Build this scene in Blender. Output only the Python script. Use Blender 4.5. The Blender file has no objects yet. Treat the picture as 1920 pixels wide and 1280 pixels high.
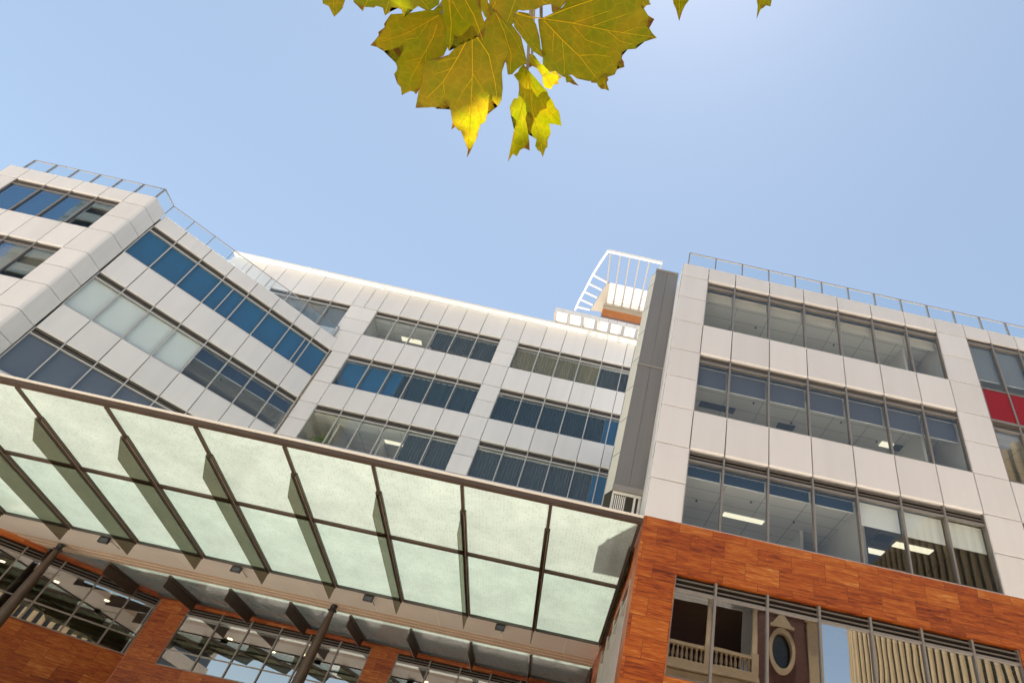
import bpy, bmesh, math, random
from mathutils import Vector, Matrix
R = math.radians
rnd = random.Random(7)
S = bpy.context.scene
COL = S.collection
GZ = -1.6            # ground level; the eye is the origin

# ---------------------------------------------------------------- helpers
class Fr:
    """A wall frame: s along the wall, z up, o outward."""
    def __init__(self, ox, oy, dx, dy, nx, ny):
        self.o = (ox, oy); self.d = (dx, dy); self.n = (nx, ny)
    def p(self, s, z, o=0.0):
        return (self.o[0] + s*self.d[0] + o*self.n[0], self.o[1] + s*self.d[1] + o*self.n[1], z)

W0 = Fr(0, 0, 1, 0, 0, -1)          # plain world frame: o = -y

class MB:
    def __init__(self):
        self.v = []; self.f = []; self.uv = []; self.mi = []; self.m = 0; self.smooth = []
    def face(self, pts, uvs=None, sm=False):
        b = len(self.v); self.v += [tuple(p) for p in pts]
        self.f.append(tuple(range(b, b+len(pts))))
        self.uv.append(uvs or [(p[0], p[2]) for p in pts]); self.mi.append(self.m); self.smooth.append(sm)
    def hexa(self, c, uvs):
        b = len(self.v); self.v += [tuple(p) for p in c]
        for q in ((0,1,2,3),(4,7,6,5),(0,4,5,1),(1,5,6,2),(2,6,7,3),(3,7,4,0)):
            self.f.append(tuple(b+i for i in q)); self.uv.append([uvs[i] for i in q]); self.mi.append(self.m); self.smooth.append(False)
    def box(self, F, s0, s1, z0, z1, o0, o1):
        """o1 is the outer face"""
        c = [F.p(s0,z0,o1),F.p(s1,z0,o1),F.p(s1,z1,o1),F.p(s0,z1,o1),F.p(s0,z0,o0),F.p(s1,z0,o0),F.p(s1,z1,o0),F.p(s0,z1,o0)]
        d = o1-o0
        u = [(s0,z0),(s1,z0),(s1,z1),(s0,z1),(s0-d,z0-d),(s1+d,z0-d),(s1+d,z1+d),(s0-d,z1+d)]
        self.hexa(c, u)
    def panel(self, F, s0, s1, z0, z1, o0, o1, ch=0.008, tilt=0.0, cb=None):
        cb = cb or ch
        t = [o1 + rnd.uniform(-tilt, tilt) for _ in range(4)]
        c = [F.p(s0+ch,z0+cb,t[0]),F.p(s1-ch,z0+cb,t[1]),F.p(s1-ch,z1-ch,t[2]),F.p(s0+ch,z1-ch,t[3])]
        k = [F.p(s0,z0,o1-cb*.8),F.p(s1,z0,o1-cb*.8),F.p(s1,z1,o1-ch),F.p(s0,z1,o1-ch)]
        b = [F.p(s0,z0,o0),F.p(s1,z0,o0),F.p(s1,z1,o0),F.p(s0,z1,o0)]
        base = len(self.v); self.v += c+k+b
        u = [(s0,z0),(s1,z0),(s1,z1),(s0,z1)]*3
        fs = [(0,1,2,3)]
        for i in range(4):
            j = (i+1) % 4
            fs += [(4+i,4+j,j,i), (8+i,8+j,4+j,4+i)]
        for q in fs:
            self.f.append(tuple(base+i for i in q)); self.uv.append([u[i] for i in q]); self.mi.append(self.m); self.smooth.append(False)
    def tube(self, pts, rad, n=10, cap=True):
        pts = [Vector(p) for p in pts]
        if not isinstance(rad, (list, tuple)): rad = [rad]*len(pts)
        rings = []; up = None
        for i, p in enumerate(pts):
            t = (pts[min(i+1,len(pts)-1)]-pts[max(i-1,0)]).normalized()
            if up is None:
                up = Vector((0,0,1)) if abs(t.z) < .9 else Vector((1,0,0))
            a = t.cross(up).normalized(); up = a.cross(t).normalized()
            b = len(self.v)
            for k in range(n):
                q = 2*math.pi*k/n
                self.v.append(tuple(p + (a*math.cos(q)+up*math.sin(q))*rad[i]))
            rings.append(b)
        for i in range(len(rings)-1):
            for k in range(n):
                k2 = (k+1) % n
                self.f.append((rings[i]+k, rings[i]+k2, rings[i+1]+k2, rings[i+1]+k))
                self.uv.append([(k/n,i),((k+1)/n,i),((k+1)/n,i+1),(k/n,i+1)]); self.mi.append(self.m); self.smooth.append(True)
        if cap:
            for b, rev in ((rings[0], True), (rings[-1], False)):
                ix = [b+k for k in range(n)]
                if not rev: ix = ix[::-1]
                self.f.append(tuple(ix)); self.uv.append([(0,0)]*n); self.mi.append(self.m); self.smooth.append(False)
    def lathe(self, c, prof, n=12):
        b0 = len(self.v)
        for r, z in prof:
            for k in range(n):
                q = 2*math.pi*k/n
                self.v.append((c[0]+r*math.cos(q), c[1]+r*math.sin(q), c[2]+z))
        for i in range(len(prof)-1):
            for k in range(n):
                k2 = (k+1) % n
                self.f.append((b0+i*n+k, b0+i*n+k2, b0+(i+1)*n+k2, b0+(i+1)*n+k))
                self.uv.append([(0,0)]*4); self.mi.append(self.m); self.smooth.append(True)
    def build(self, name, mats, parent=None):
        if not isinstance(mats, (list, tuple)): mats = [mats]
        me = bpy.data.meshes.new(name)
        me.from_pydata(self.v, [], self.f)
        for m in mats: me.materials.append(m)
        ul = me.uv_layers.new(name='UVMap')
        i = 0
        for f in self.uv:
            for u in f:
                ul.data[i].uv = u; i += 1
        me.polygons.foreach_set('material_index', self.mi)
        me.polygons.foreach_set('use_smooth', self.smooth)
        me.update()
        ob = bpy.data.objects.new(name, me); COL.objects.link(ob)
        if parent is not None: ob.parent = parent
        return ob

def tag(o, label, cat, group=None, kind=None):
    o['label'] = label
    if cat: o['category'] = cat
    if group: o['group'] = group
    if kind: o['kind'] = kind
    return o
def empty(name, label, cat, group=None):
    o = bpy.data.objects.new(name, None); COL.objects.link(o)
    return tag(o, label, cat, group)
def struct(o):
    o['kind'] = 'structure'; return o

# ---------------------------------------------------------------- materials
def new(name):
    m = bpy.data.materials.new(name); m.use_nodes = True
    nt = m.node_tree; nt.nodes.clear()
    out = nt.nodes.new('ShaderNodeOutputMaterial')
    return m, nt, out
def N(nt, t, **kw):
    n = nt.nodes.new(t)
    for k, v in kw.items():
        if k.startswith('i_'):
            key = k[2:].replace('_', ' ')
            n.inputs[key].default_value = v
        else: setattr(n, k, v)
    return n
def c4(c): return (c[0], c[1], c[2], 1)

def simple(name, col, rough=.5, metal=0, spec=.5, var=.0, bump=0, bscale=40, noise=.0, nscale=2.0, stretch=None, island=0.0):
    """Principled with per-island variation, soft mottling and a fine bump."""
    m, nt, out = new(name); L = nt.links.new
    p = N(nt, 'ShaderNodeBsdfPrincipled'); p.inputs['Roughness'].default_value = rough
    p.inputs['Metallic'].default_value = metal; p.inputs['Specular IOR Level'].default_value = spec
    L(p.outputs[0], out.inputs[0])
    src = None
    rgb = N(nt, 'ShaderNodeRGB'); rgb.outputs[0].default_value = c4(col); src = rgb.outputs[0]
    tc = N(nt, 'ShaderNodeTexCoord')
    co = tc.outputs['Object']
    if stretch:
        mp = N(nt, 'ShaderNodeMapping'); mp.inputs['Scale'].default_value = stretch
        L(co, mp.inputs[0]); co = mp.outputs[0]
    fac = None
    if noise:
        nz = N(nt, 'ShaderNodeTexNoise'); nz.inputs['Scale'].default_value = nscale; nz.inputs['Detail'].default_value = 5
        L(co, nz.inputs['Vector'])
        mr = N(nt, 'ShaderNodeMapRange'); mr.inputs[1].default_value = .25; mr.inputs[2].default_value = .75
        mr.inputs[3].default_value = 1-noise; mr.inputs[4].default_value = 1+noise
        L(nz.outputs[0], mr.inputs[0]); fac = mr.outputs[0]
    if island:
        g = N(nt, 'ShaderNodeNewGeometry')
        mr = N(nt, 'ShaderNodeMapRange'); mr.inputs[3].default_value = 1-island; mr.inputs[4].default_value = 1+island
        L(g.outputs['Random Per Island'], mr.inputs[0])
        if fac is None: fac = mr.outputs[0]
        else:
            mm = N(nt, 'ShaderNodeMath', operation='MULTIPLY'); L(fac, mm.inputs[0]); L(mr.outputs[0], mm.inputs[1]); fac = mm.outputs[0]
    if fac is not None:
        mx = N(nt, 'ShaderNodeVectorMath', operation='SCALE'); L(src, mx.inputs[0]); L(fac, mx.inputs['Scale']); src = mx.outputs[0]
    L(src, p.inputs['Base Color'])
    if bump:
        nb = N(nt, 'ShaderNodeTexNoise'); nb.inputs['Scale'].default_value = bscale
        L(tc.outputs['Object'], nb.inputs['Vector'])
        b = N(nt, 'ShaderNodeBump'); b.inputs['Strength'].default_value = bump; b.inputs['Distance'].default_value = .01
        L(nb.outputs[0], b.inputs['Height']); L(b.outputs[0], p.inputs['Normal'])
    return m

def schlick(nt):
    """one-sheet reflectance, the same from both sides"""
    L = nt.links.new
    lw = N(nt, 'ShaderNodeLayerWeight'); lw.inputs['Blend'].default_value = .5
    pw = N(nt, 'ShaderNodeMath', operation='POWER'); pw.inputs[1].default_value = 4.5; L(lw.outputs['Facing'], pw.inputs[0])
    ma = N(nt, 'ShaderNodeMath', operation='MULTIPLY_ADD'); ma.inputs[1].default_value = .95; ma.inputs[2].default_value = .05; L(pw.outputs[0], ma.inputs[0])
    return ma.outputs[0]

def glass_mat(name, tint, base=.06, mul=1.5, wave=.02, wscale=.7, gtint=(1,1,1)):
    m, nt, out = new(name); L = nt.links.new
    tr = N(nt, 'ShaderNodeBsdfTransparent'); tr.inputs[0].default_value = c4(tint)
    gl = N(nt, 'ShaderNodeBsdfGlossy'); gl.inputs['Color'].default_value = c4(gtint); gl.inputs['Roughness'].default_value = 0.0
    fr = schlick(nt)
    ma = N(nt, 'ShaderNodeMath', operation='MULTIPLY_ADD', use_clamp=True); ma.inputs[1].default_value = mul; ma.inputs[2].default_value = base
    L(fr, ma.inputs[0])
    mx = N(nt, 'ShaderNodeMixShader'); L(ma.outputs[0], mx.inputs[0]); L(tr.outputs[0], mx.inputs[1]); L(gl.outputs[0], mx.inputs[2])
    L(mx.outputs[0], out.inputs[0])
    if wave:
        tc = N(nt, 'ShaderNodeTexCoord'); nz = N(nt, 'ShaderNodeTexNoise'); nz.inputs['Scale'].default_value = wscale; nz.inputs['Detail'].default_value = 1
        L(tc.outputs['Object'], nz.inputs['Vector'])
        b = N(nt, 'ShaderNodeBump'); b.inputs['Strength'].default_value = 1; b.inputs['Distance'].default_value = wave
        L(nz.outputs[0], b.inputs['Height']); L(b.outputs[0], gl.inputs['Normal'])
    return m

def stone_mat(name):
    """orange travertine tiles: brick layout in wall uv, horizontal streaks, pale pits"""
    m, nt, out = new(name); L = nt.links.new
    p = N(nt, 'ShaderNodeBsdfPrincipled'); p.inputs['Roughness'].default_value = .42; p.inputs['Specular IOR Level'].default_value = .35
    L(p.outputs[0], out.inputs[0])
    uv = N(nt, 'ShaderNodeUVMap')
    br = N(nt, 'ShaderNodeTexBrick'); br.offset = .37; br.offset_frequency = 2; br.squash = 1
    for k, v in (('Scale',1.0),('Mortar Size',.006),('Mortar Smooth',.2),('Bias',0.0),('Brick Width',.86),('Row Height',.44)): br.inputs[k].default_value = v
    br.inputs['Color1'].default_value = (0,0,0,1); br.inputs['Color2'].default_value = (1,1,1,1); br.inputs['Mortar'].default_value = (.5,.5,.5,1)
    L(uv.outputs[0], br.inputs['Vector'])
    # shift the streak pattern from tile to tile
    sc = N(nt, 'ShaderNodeVectorMath', operation='SCALE'); sc.inputs['Scale'].default_value = 7.3; L(br.outputs['Color'], sc.inputs[0])
    ad = N(nt, 'ShaderNodeVectorMath', operation='ADD'); L(uv.outputs[0], ad.inputs[0]); L(sc.outputs[0], ad.inputs[1])
    mp = N(nt, 'ShaderNodeMapping'); mp.inputs['Scale'].default_value = (1.0, 12.0, 1); L(ad.outputs[0], mp.inputs[0])
    n1 = N(nt, 'ShaderNodeTexNoise'); n1.inputs['Scale'].default_value = 1.3; n1.inputs['Detail'].default_value = 8; n1.inputs['Roughness'].default_value = .68; n1.inputs['Distortion'].default_value = .6
    L(mp.outputs[0], n1.inputs['Vector'])
    mp2 = N(nt, 'ShaderNodeMapping'); mp2.inputs['Scale'].default_value = (3, 26, 1); L(ad.outputs[0], mp2.inputs[0])
    n2 = N(nt, 'ShaderNodeTexNoise'); n2.inputs['Scale'].default_value = 1.2; n2.inputs['Detail'].default_value = 6; n2.inputs['Roughness'].default_value = .7
    L(mp2.outputs[0], n2.inputs['Vector'])
    a1 = N(nt, 'ShaderNodeMath', operation='MULTIPLY_ADD'); a1.inputs[1].default_value = .36; L(n2.outputs[0], a1.inputs[0])
    a0 = N(nt, 'ShaderNodeMath', operation='MULTIPLY'); a0.inputs[1].default_value = .58; L(n1.outputs[0], a0.inputs[0]); L(a0.outputs[0], a1.inputs[2])
    a2 = N(nt, 'ShaderNodeMath', operation='MULTIPLY_ADD'); a2.inputs[1].default_value = .13; L(br.outputs['Color'], a2.inputs[0]); L(a1.outputs[0], a2.inputs[2])
    cr = N(nt, 'ShaderNodeValToRGB'); e = cr.color_ramp.elements
    e[0].position = .36; e[0].color = (.07,.016,.006,1)
    e[1].position = .72; e[1].color = (.57,.275,.08,1)
    for pos, col in ((.44,(.18,.034,.008,1)),(.515,(.31,.067,.011,1)),(.61,(.41,.118,.020,1))):
        q = e.new(pos); q.color = col
    L(a2.outputs[0], cr.inputs[0])
    # pits
    mp3 = N(nt, 'ShaderNodeMapping'); mp3.inputs['Scale'].default_value = (6, 16, 1); L(ad.outputs[0], mp3.inputs[0])
    n3 = N(nt, 'ShaderNodeTexNoise'); n3.inputs['Scale'].default_value = 1.6; n3.inputs['Detail'].default_value = 3; L(mp3.outputs[0], n3.inputs['Vector'])
    r3 = N(nt, 'ShaderNodeMapRange'); r3.inputs[1].default_value = .70; r3.inputs[2].default_value = .80; r3.inputs[4].default_value = .7; L(n3.outputs[0], r3.inputs[0])
    mx = N(nt, 'ShaderNodeMix', data_type='RGBA'); mx.inputs[7].default_value = (.62,.36,.16,1)
    L(r3.outputs[0], mx.inputs[0]); L(cr.outputs[0], mx.inputs[6])
    mo = N(nt, 'ShaderNodeMix', data_type='RGBA'); mo.inputs[7].default_value = (.06,.016,.006,1)
    f2 = N(nt, 'ShaderNodeMath', operation='MULTIPLY'); f2.inputs[1].default_value = .7; L(br.outputs['Fac'], f2.inputs[0])
    L(f2.outputs[0], mo.inputs[0]); L(mx.outputs[2], mo.inputs[6]); L(mo.outputs[2], p.inputs['Base Color'])
    b = N(nt, 'ShaderNodeBump'); b.inputs['Strength'].default_value = .25; b.inputs['Distance'].default_value = .01
    L(n2.outputs[0], b.inputs['Height']); L(b.outputs[0], p.inputs['Normal'])
    return m

def frit_mat(name, trans, diff, tr_w, speck=.25):
    """patterned translucent glass lit through from above"""
    m, nt, out = new(name); L = nt.links.new
    uv = N(nt, 'ShaderNodeUVMap')
    vo = N(nt, 'ShaderNodeTexVoronoi'); vo.inputs['Scale'].default_value = 10.5; vo.inputs['Randomness'].default_value = .42
    L(uv.outputs[0], vo.inputs['Vector'])
    r1 = N(nt, 'ShaderNodeMapRange'); r1.inputs[1].default_value = .12; r1.inputs[2].default_value = .34; r1.inputs[3].default_value = 1-speck; r1.inputs[4].default_value = 1.05
    L(vo.outputs['Distance'], r1.inputs[0])
    nz = N(nt, 'ShaderNodeTexNoise'); nz.inputs['Scale'].default_value = .9; nz.inputs['Detail'].default_value = 7; nz.inputs['Roughness'].default_value = .7
    L(uv.outputs[0], nz.inputs['Vector'])
    r3 = N(nt, 'ShaderNodeMapRange'); r3.inputs[1].default_value = .3; r3.inputs[2].default_value = .7; r3.inputs[3].default_value = .84; r3.inputs[4].default_value = 1.08; L(nz.outputs[0], r3.inputs[0])
    g = N(nt, 'ShaderNodeNewGeometry'); r4 = N(nt, 'ShaderNodeMapRange'); r4.inputs[3].default_value = .93; r4.inputs[4].default_value = 1.05; L(g.outputs['Random Per Island'], r4.inputs[0])
    k = r1.outputs[0]
    for r in (r3, r4):
        mm = N(nt, 'ShaderNodeMath', operation='MULTIPLY'); L(k, mm.inputs[0]); L(r.outputs[0], mm.inputs[1]); k = mm.outputs[0]
    def scaled(col):
        rgb = N(nt, 'ShaderNodeRGB'); rgb.outputs[0].default_value = c4(col)
        s = N(nt, 'ShaderNodeVectorMath', operation='SCALE'); L(rgb.outputs[0], s.inputs[0]); L(k, s.inputs['Scale']); return s.outputs[0]
    tl = N(nt, 'ShaderNodeBsdfTranslucent'); L(scaled(trans), tl.inputs[0])
    df = N(nt, 'ShaderNodeBsdfDiffuse'); L(scaled(diff), df.inputs[0])
    a = N(nt, 'ShaderNodeAddShader'); L(tl.outputs[0], a.inputs[0]); L(df.outputs[0], a.inputs[1])
    gl = N(nt, 'ShaderNodeBsdfGlossy'); gl.inputs['Roughness'].default_value = .12
    fr = schlick(nt)
    mx = N(nt, 'ShaderNodeMixShader'); L(fr, mx.inputs[0]); L(a.outputs[0], mx.inputs[1]); L(gl.outputs[0], mx.inputs[2])
    tp = N(nt, 'ShaderNodeBsdfTransparent')
    m2 = N(nt, 'ShaderNodeMixShader'); m2.inputs[0].default_value = tr_w; L(mx.outputs[0], m2.inputs[1]); L(tp.outputs[0], m2.inputs[2])
    L(m2.outputs[0], out.inputs[0])
    return m

def translucent(name, tcol, dcol, noise=0.0, rough=.5):
    m, nt, out = new(name); L = nt.links.new
    tl = N(nt, 'ShaderNodeBsdfTranslucent'); tl.inputs[0].default_value = c4(tcol)
    df = N(nt, 'ShaderNodeBsdfDiffuse'); df.inputs[0].default_value = c4(dcol)
    a = N(nt, 'ShaderNodeAddShader'); L(tl.outputs[0], a.inputs[0]); L(df.outputs[0], a.inputs[1]); L(a.outputs[0], out.inputs[0])
    return m

def leaf_mat(name):
    m, nt, out = new(name); L = nt.links.new
    tc = N(nt, 'ShaderNodeTexCoord'); oi = N(nt, 'ShaderNodeObjectInfo')
    nz = N(nt, 'ShaderNodeTexNoise'); nz.inputs['Scale'].default_value = 26; nz.inputs['Detail'].default_value = 6; L(tc.outputs['Object'], nz.inputs['Vector'])
    n2 = N(nt, 'ShaderNodeTexNoise'); n2.inputs['Scale'].default_value = 120; n2.inputs['Detail'].default_value = 3; L(tc.outputs['Object'], n2.inputs['Vector'])
    ad = N(nt, 'ShaderNodeMath', operation='MULTIPLY_ADD'); ad.inputs[1].default_value = .35; L(n2.outputs[0], ad.inputs[0]); L(nz.outputs[0], ad.inputs[2])
    a2 = N(nt, 'ShaderNodeMath', operation='MULTIPLY_ADD'); a2.inputs[1].default_value = .16; L(oi.outputs['Random'], a2.inputs[0]); L(ad.outputs[0], a2.inputs[2])
    cr = N(nt, 'ShaderNodeValToRGB'); e = cr.color_ramp.elements
    e[0].position = .42; e[0].color = (.12,.155,.0008,1)
    e[1].position = .95; e[1].color = (.26,.18,.003,1)
    q = e.new(.70); q.color = (.18,.172,.001,1)
    L(a2.outputs[0], cr.inputs[0])
    vn = N(nt, 'ShaderNodeTexVoronoi'); vn.feature = 'DISTANCE_TO_EDGE'; vn.inputs['Scale'].default_value = 70; L(tc.outputs['Object'], vn.inputs['Vector'])
    vr = N(nt, 'ShaderNodeMapRange'); vr.inputs[1].default_value = .0; vr.inputs[2].default_value = .10; vr.inputs[3].default_value = 1.16; vr.inputs[4].default_value = .96; L(vn.outputs['Distance'], vr.inputs[0])
    vs_ = N(nt, 'ShaderNodeVectorMath', operation='SCALE'); L(cr.outputs[0], vs_.inputs[0]); L(vr.outputs[0], vs_.inputs['Scale'])
    # brown edges come from a vertex attribute
    at = N(nt, 'ShaderNodeAttribute'); at.attribute_name = 'edge'
    sp = N(nt, 'ShaderNodeTexNoise'); sp.inputs['Scale'].default_value = 45; L(tc.outputs['Object'], sp.inputs['Vector'])
    ml = N(nt, 'ShaderNodeMath', operation='MULTIPLY'); L(at.outputs['Fac'], ml.inputs[0]); L(sp.outputs[0], ml.inputs[1])
    mr = N(nt, 'ShaderNodeMapRange'); mr.inputs[1].default_value = .42; mr.inputs[2].default_value = .62; mr.inputs[4].default_value = .85; L(ml.outputs[0], mr.inputs[0])
    mx = N(nt, 'ShaderNodeMix', data_type='RGBA'); mx.inputs[7].default_value = (.13,.045,.01,1); L(mr.outputs[0], mx.inputs[0]); L(vs_.outputs[0], mx.inputs[6])
    tl = N(nt, 'ShaderNodeBsdfTranslucent'); L(mx.outputs[2], tl.inputs[0])
    df = N(nt, 'ShaderNodeVectorMath', operation='SCALE'); df.inputs['Scale'].default_value = .45; L(mx.outputs[2], df.inputs[0])
    d2 = N(nt, 'ShaderNodeBsdfDiffuse'); L(df.outputs[0], d2.inputs[0])
    a = N(nt, 'ShaderNodeAddShader'); L(tl.outputs[0], a.inputs[0]); L(d2.outputs[0], a.inputs[1])
    gl = N(nt, 'ShaderNodeBsdfGlossy'); gl.inputs['Roughness'].default_value = .45
    ms = N(nt, 'ShaderNodeMixShader'); ms.inputs[0].default_value = .008; L(a.outputs[0], ms.inputs[1]); L(gl.outputs[0], ms.inputs[2])
    L(ms.outputs[0], out.inputs[0])
    return m

def emit(name, col, st):
    m, nt, out = new(name)
    e = N(nt, 'ShaderNodeEmission'); e.inputs[0].default_value = c4(col); e.inputs[1].default_value = st
    nt.links.new(e.outputs[0], out.inputs[0]); return m

def ceiling_mat(name, col, line, bw=1.2, rh=.6):
    m, nt, out = new(name); L = nt.links.new
    p = N(nt, 'ShaderNodeBsdfPrincipled'); p.inputs['Roughness'].default_value = .9; L(p.outputs[0], out.inputs[0])
    tc = N(nt, 'ShaderNodeTexCoord'); br = N(nt, 'ShaderNodeTexBrick'); br.offset = 0
    for k, v in (('Scale',1.0),('Mortar Size',.012),('Brick Width',bw),('Row Height',rh)): br.inputs[k].default_value = v
    br.inputs['Color1'].default_value = c4(col); br.inputs['Color2'].default_value = c4([v*.95 for v in col]); br.inputs['Mortar'].default_value = c4(line)
    L(tc.outputs['Object'], br.inputs['Vector']); L(br.outputs['Color'], p.inputs['Base Color'])
    return m

def brick_mat(name, c1, c2, mort, bw=.24, rh=.08):
    m, nt, out = new(name); L = nt.links.new
    p = N(nt, 'ShaderNodeBsdfPrincipled'); p.inputs['Roughness'].default_value = .85; L(p.outputs[0], out.inputs[0])
    uv = N(nt, 'ShaderNodeUVMap'); br = N(nt, 'ShaderNodeTexBrick')
    for k, v in (('Scale',1.0),('Mortar Size',.008),('Brick Width',bw),('Row Height',rh)): br.inputs[k].default_value = v
    br.inputs['Color1'].default_value = c4(c1); br.inputs['Color2'].default_value = c4(c2); br.inputs['Mortar'].default_value = c4(mort)
    L(uv.outputs[0], br.inputs['Vector']); L(br.outputs['Color'], p.inputs['Base Color'])
    return m

M = {}
M['panel'] = simple('grey_panel', (.665,.645,.625), .38, spec=.45, island=.04, noise=.035, nscale=.9, stretch=(2.4,2.4,.16))
M['backing'] = simple('joint_shadow_gap', (.05,.045,.04), .9)
M['stone'] = stone_mat('orange_travertine')
M['frame'] = simple('grey_brown_aluminium', (.26,.235,.21), .38, metal=.35, noise=.05)
M['frame_dark'] = simple('dark_aluminium', (.085,.08,.07), .42, metal=.3)
M['frame_pale'] = simple('pale_aluminium', (.52,.49,.44), .4, metal=.3)
M['louvre_back'] = simple('louvre_shadow', (.012,.010,.008), .9)
M['louvre'] = simple('brown_louvre', (.17,.145,.12), .5, metal=.3)
M['glass'] = glass_mat('clear_glass', (.82,.86,.85), base=.018, mul=1.05, wave=.0010, wscale=.9)
M['glass_low'] = glass_mat('reflective_glass', (.40,.41,.38), base=.42, mul=1.0, wave=.0012, wscale=.9)
M['glass_mid'] = glass_mat('half_reflective_glass', (.70,.73,.72), base=.12, mul=1.0, wave=.0012, wscale=.9)
M['glass_blue'] = glass_mat('blue_coated_glass', (.55,.56,.52), base=.22, mul=1.2, wave=.0008, wscale=.8, gtint=(.50,.72,.95))
M['glass_base'] = glass_mat('base_glass', (.50,.53,.50), base=.36, mul=1.2, wave=0, wscale=.8)
M['glass_rail'] = glass_mat('balustrade_glass', (.93,.96,.97), base=.04, mul=.35, wave=0)
M['bronze'] = simple('bronze_metal', (.095,.068,.050), .42, metal=.4, noise=.12, nscale=3)
M['bronze_lt'] = simple('bronze_cap', (.34,.30,.25), .4, metal=.4)
M['rib'] = simple('beige_rib', (.36,.32,.26), .5)
M['cap'] = simple('pale_cap', (.74,.69,.60), .4)
M['cream'] = simple('cream_gutter_panel', (.85,.82,.74), .5, noise=.03, island=.03)
M['tan'] = simple('tan_trim', (.66,.53,.40), .5, noise=.05)
M['fin'] = glass_mat('tinted_fin_glass', (.39,.365,.30), base=.08, mul=.6, wave=0, gtint=(.8,.85,.7))
M['frit_a'] = frit_mat('patterned_glass_cream', (.232,.258,.226), (.22,.24,.205), .36, .26)
M['frit_b'] = frit_mat('patterned_glass_mint', (.226,.268,.234), (.215,.25,.215), .36, .22)
M['white'] = simple('white_paint', (.78,.75,.70), .5)
M['opal'] = translucent('opal_sheet', (.42,.41,.385), (.36,.35,.33))
M['duct'] = simple('dark_grey_cladding', (.185,.178,.168), .5, noise=.06, nscale=3, stretch=(6,6,.15))
M['beige'] = simple('beige_panel', (.55,.53,.44), .5, island=.04, noise=.03)
M['red'] = simple('red_glass_panel', (.25,.004,.008), .35, spec=.3)
M['room_wall'] = simple('room_wall', (.72,.70,.66), .9, noise=.03)
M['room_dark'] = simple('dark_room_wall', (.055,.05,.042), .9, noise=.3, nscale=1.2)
M['ceil'] = ceiling_mat('ceiling_tiles', (.80,.79,.75), (.40,.39,.37))
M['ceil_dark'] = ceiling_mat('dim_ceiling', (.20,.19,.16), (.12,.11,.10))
M['carpet'] = simple('carpet', (.45,.43,.40), .95)
M['lamp'] = emit('troffer_light', (1,.90,.66), .48)
M['lamp_fill'] = emit('unseen_fill_light', (1,.93,.80), 3)  # added lamp out of sight, brightens the office ceilings
M['lamp_off'] = simple('unlit_diffuser', (.07,.085,.10), .4)
M['downlight'] = emit('downlight', (1,.75,.4), 5)
M['blind_cream'] = simple('cream_blind', (.62,.55,.45), .8, noise=.12, nscale=3, stretch=(.5,.5,8))
M['blind_white'] = simple('white_blind', (.86,.87,.84), .8)
M['blind_slate'] = simple('slate_blind', (.115,.125,.165), .8)
M['blind_grey'] = simple('grey_blind', (.24,.26,.28), .8)
M['blind_navy'] = simple('navy_blind', (.008,.035,.085), .7)
M['reflect_blue'] = simple('sky_reflection_blue', (.0,.115,.27), .6, noise=.12, nscale=1.1)  # sky reflection painted as a blue sheet behind the panes
M['curt_teal'] = simple('teal_curtain', (.016,.045,.060), .85, noise=.25, nscale=2, stretch=(6,6,.3))
M['curt_grey'] = simple('grey_green_curtain', (.065,.080,.078), .85, noise=.2, nscale=2, stretch=(6,6,.3))
M['curt_tan'] = simple('tan_curtain', (.26,.22,.12), .85, noise=.25, nscale=2, stretch=(6,6,.3))
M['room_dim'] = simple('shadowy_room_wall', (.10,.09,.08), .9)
M['paving'] = simple('warm_paving', (.58,.505,.43), .9, noise=.12, nscale=.6, bump=.2)
M['asphalt'] = simple('concrete_road', (.36,.33,.30), .9, noise=.2, nscale=4, bump=.4)
M['brick'] = brick_mat('red_brick', (.075,.018,.007), (.05,.012,.005), (.05,.03,.02))
M['pale_stone'] = simple('pale_kerb_stone', (.42,.37,.30), .85, noise=.1)
M['sandstone'] = simple('sandstone', (.26,.185,.105), .8, noise=.12, nscale=3, bump=.3)
M['tower'] = simple('sand_concrete', (.55,.41,.23), .85, noise=.1, nscale=.5)
M['dark_glass'] = simple('dark_glazing', (.018,.016,.013), .15)
M['bark'] = simple('mottled_bark', (.20,.17,.11), .9, noise=.35, nscale=14, bump=.5)
M['leaf'] = leaf_mat('plane_leaf')
M['vein'] = translucent('leaf_vein', (.46,.34,.015), (.28,.21,.01))
M['black'] = simple('black_metal', (.012,.012,.012), .4)
M['plant'] = translucent('indoor_foliage', (.20,.28,.08), (.24,.34,.12))
M['tile'] = simple('purple_brown_tile', (.14,.09,.09), .6, noise=.3, nscale=20)
M['orange'] = simple('orange_render', (.34,.12,.03), .6, noise=.12, nscale=4)
EXPOSURE = 1.34
CROWN_N = 420
SEED = 3
GAPS_AT = (('C', (18, 21)), ('H', (16, 18)), ('R', (32,)), ('P', (4, 10, 2)), ('Q', (4,)), ('W', (11,)))  # leaf spots kept sunlit by leaving crown leaves out
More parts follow.
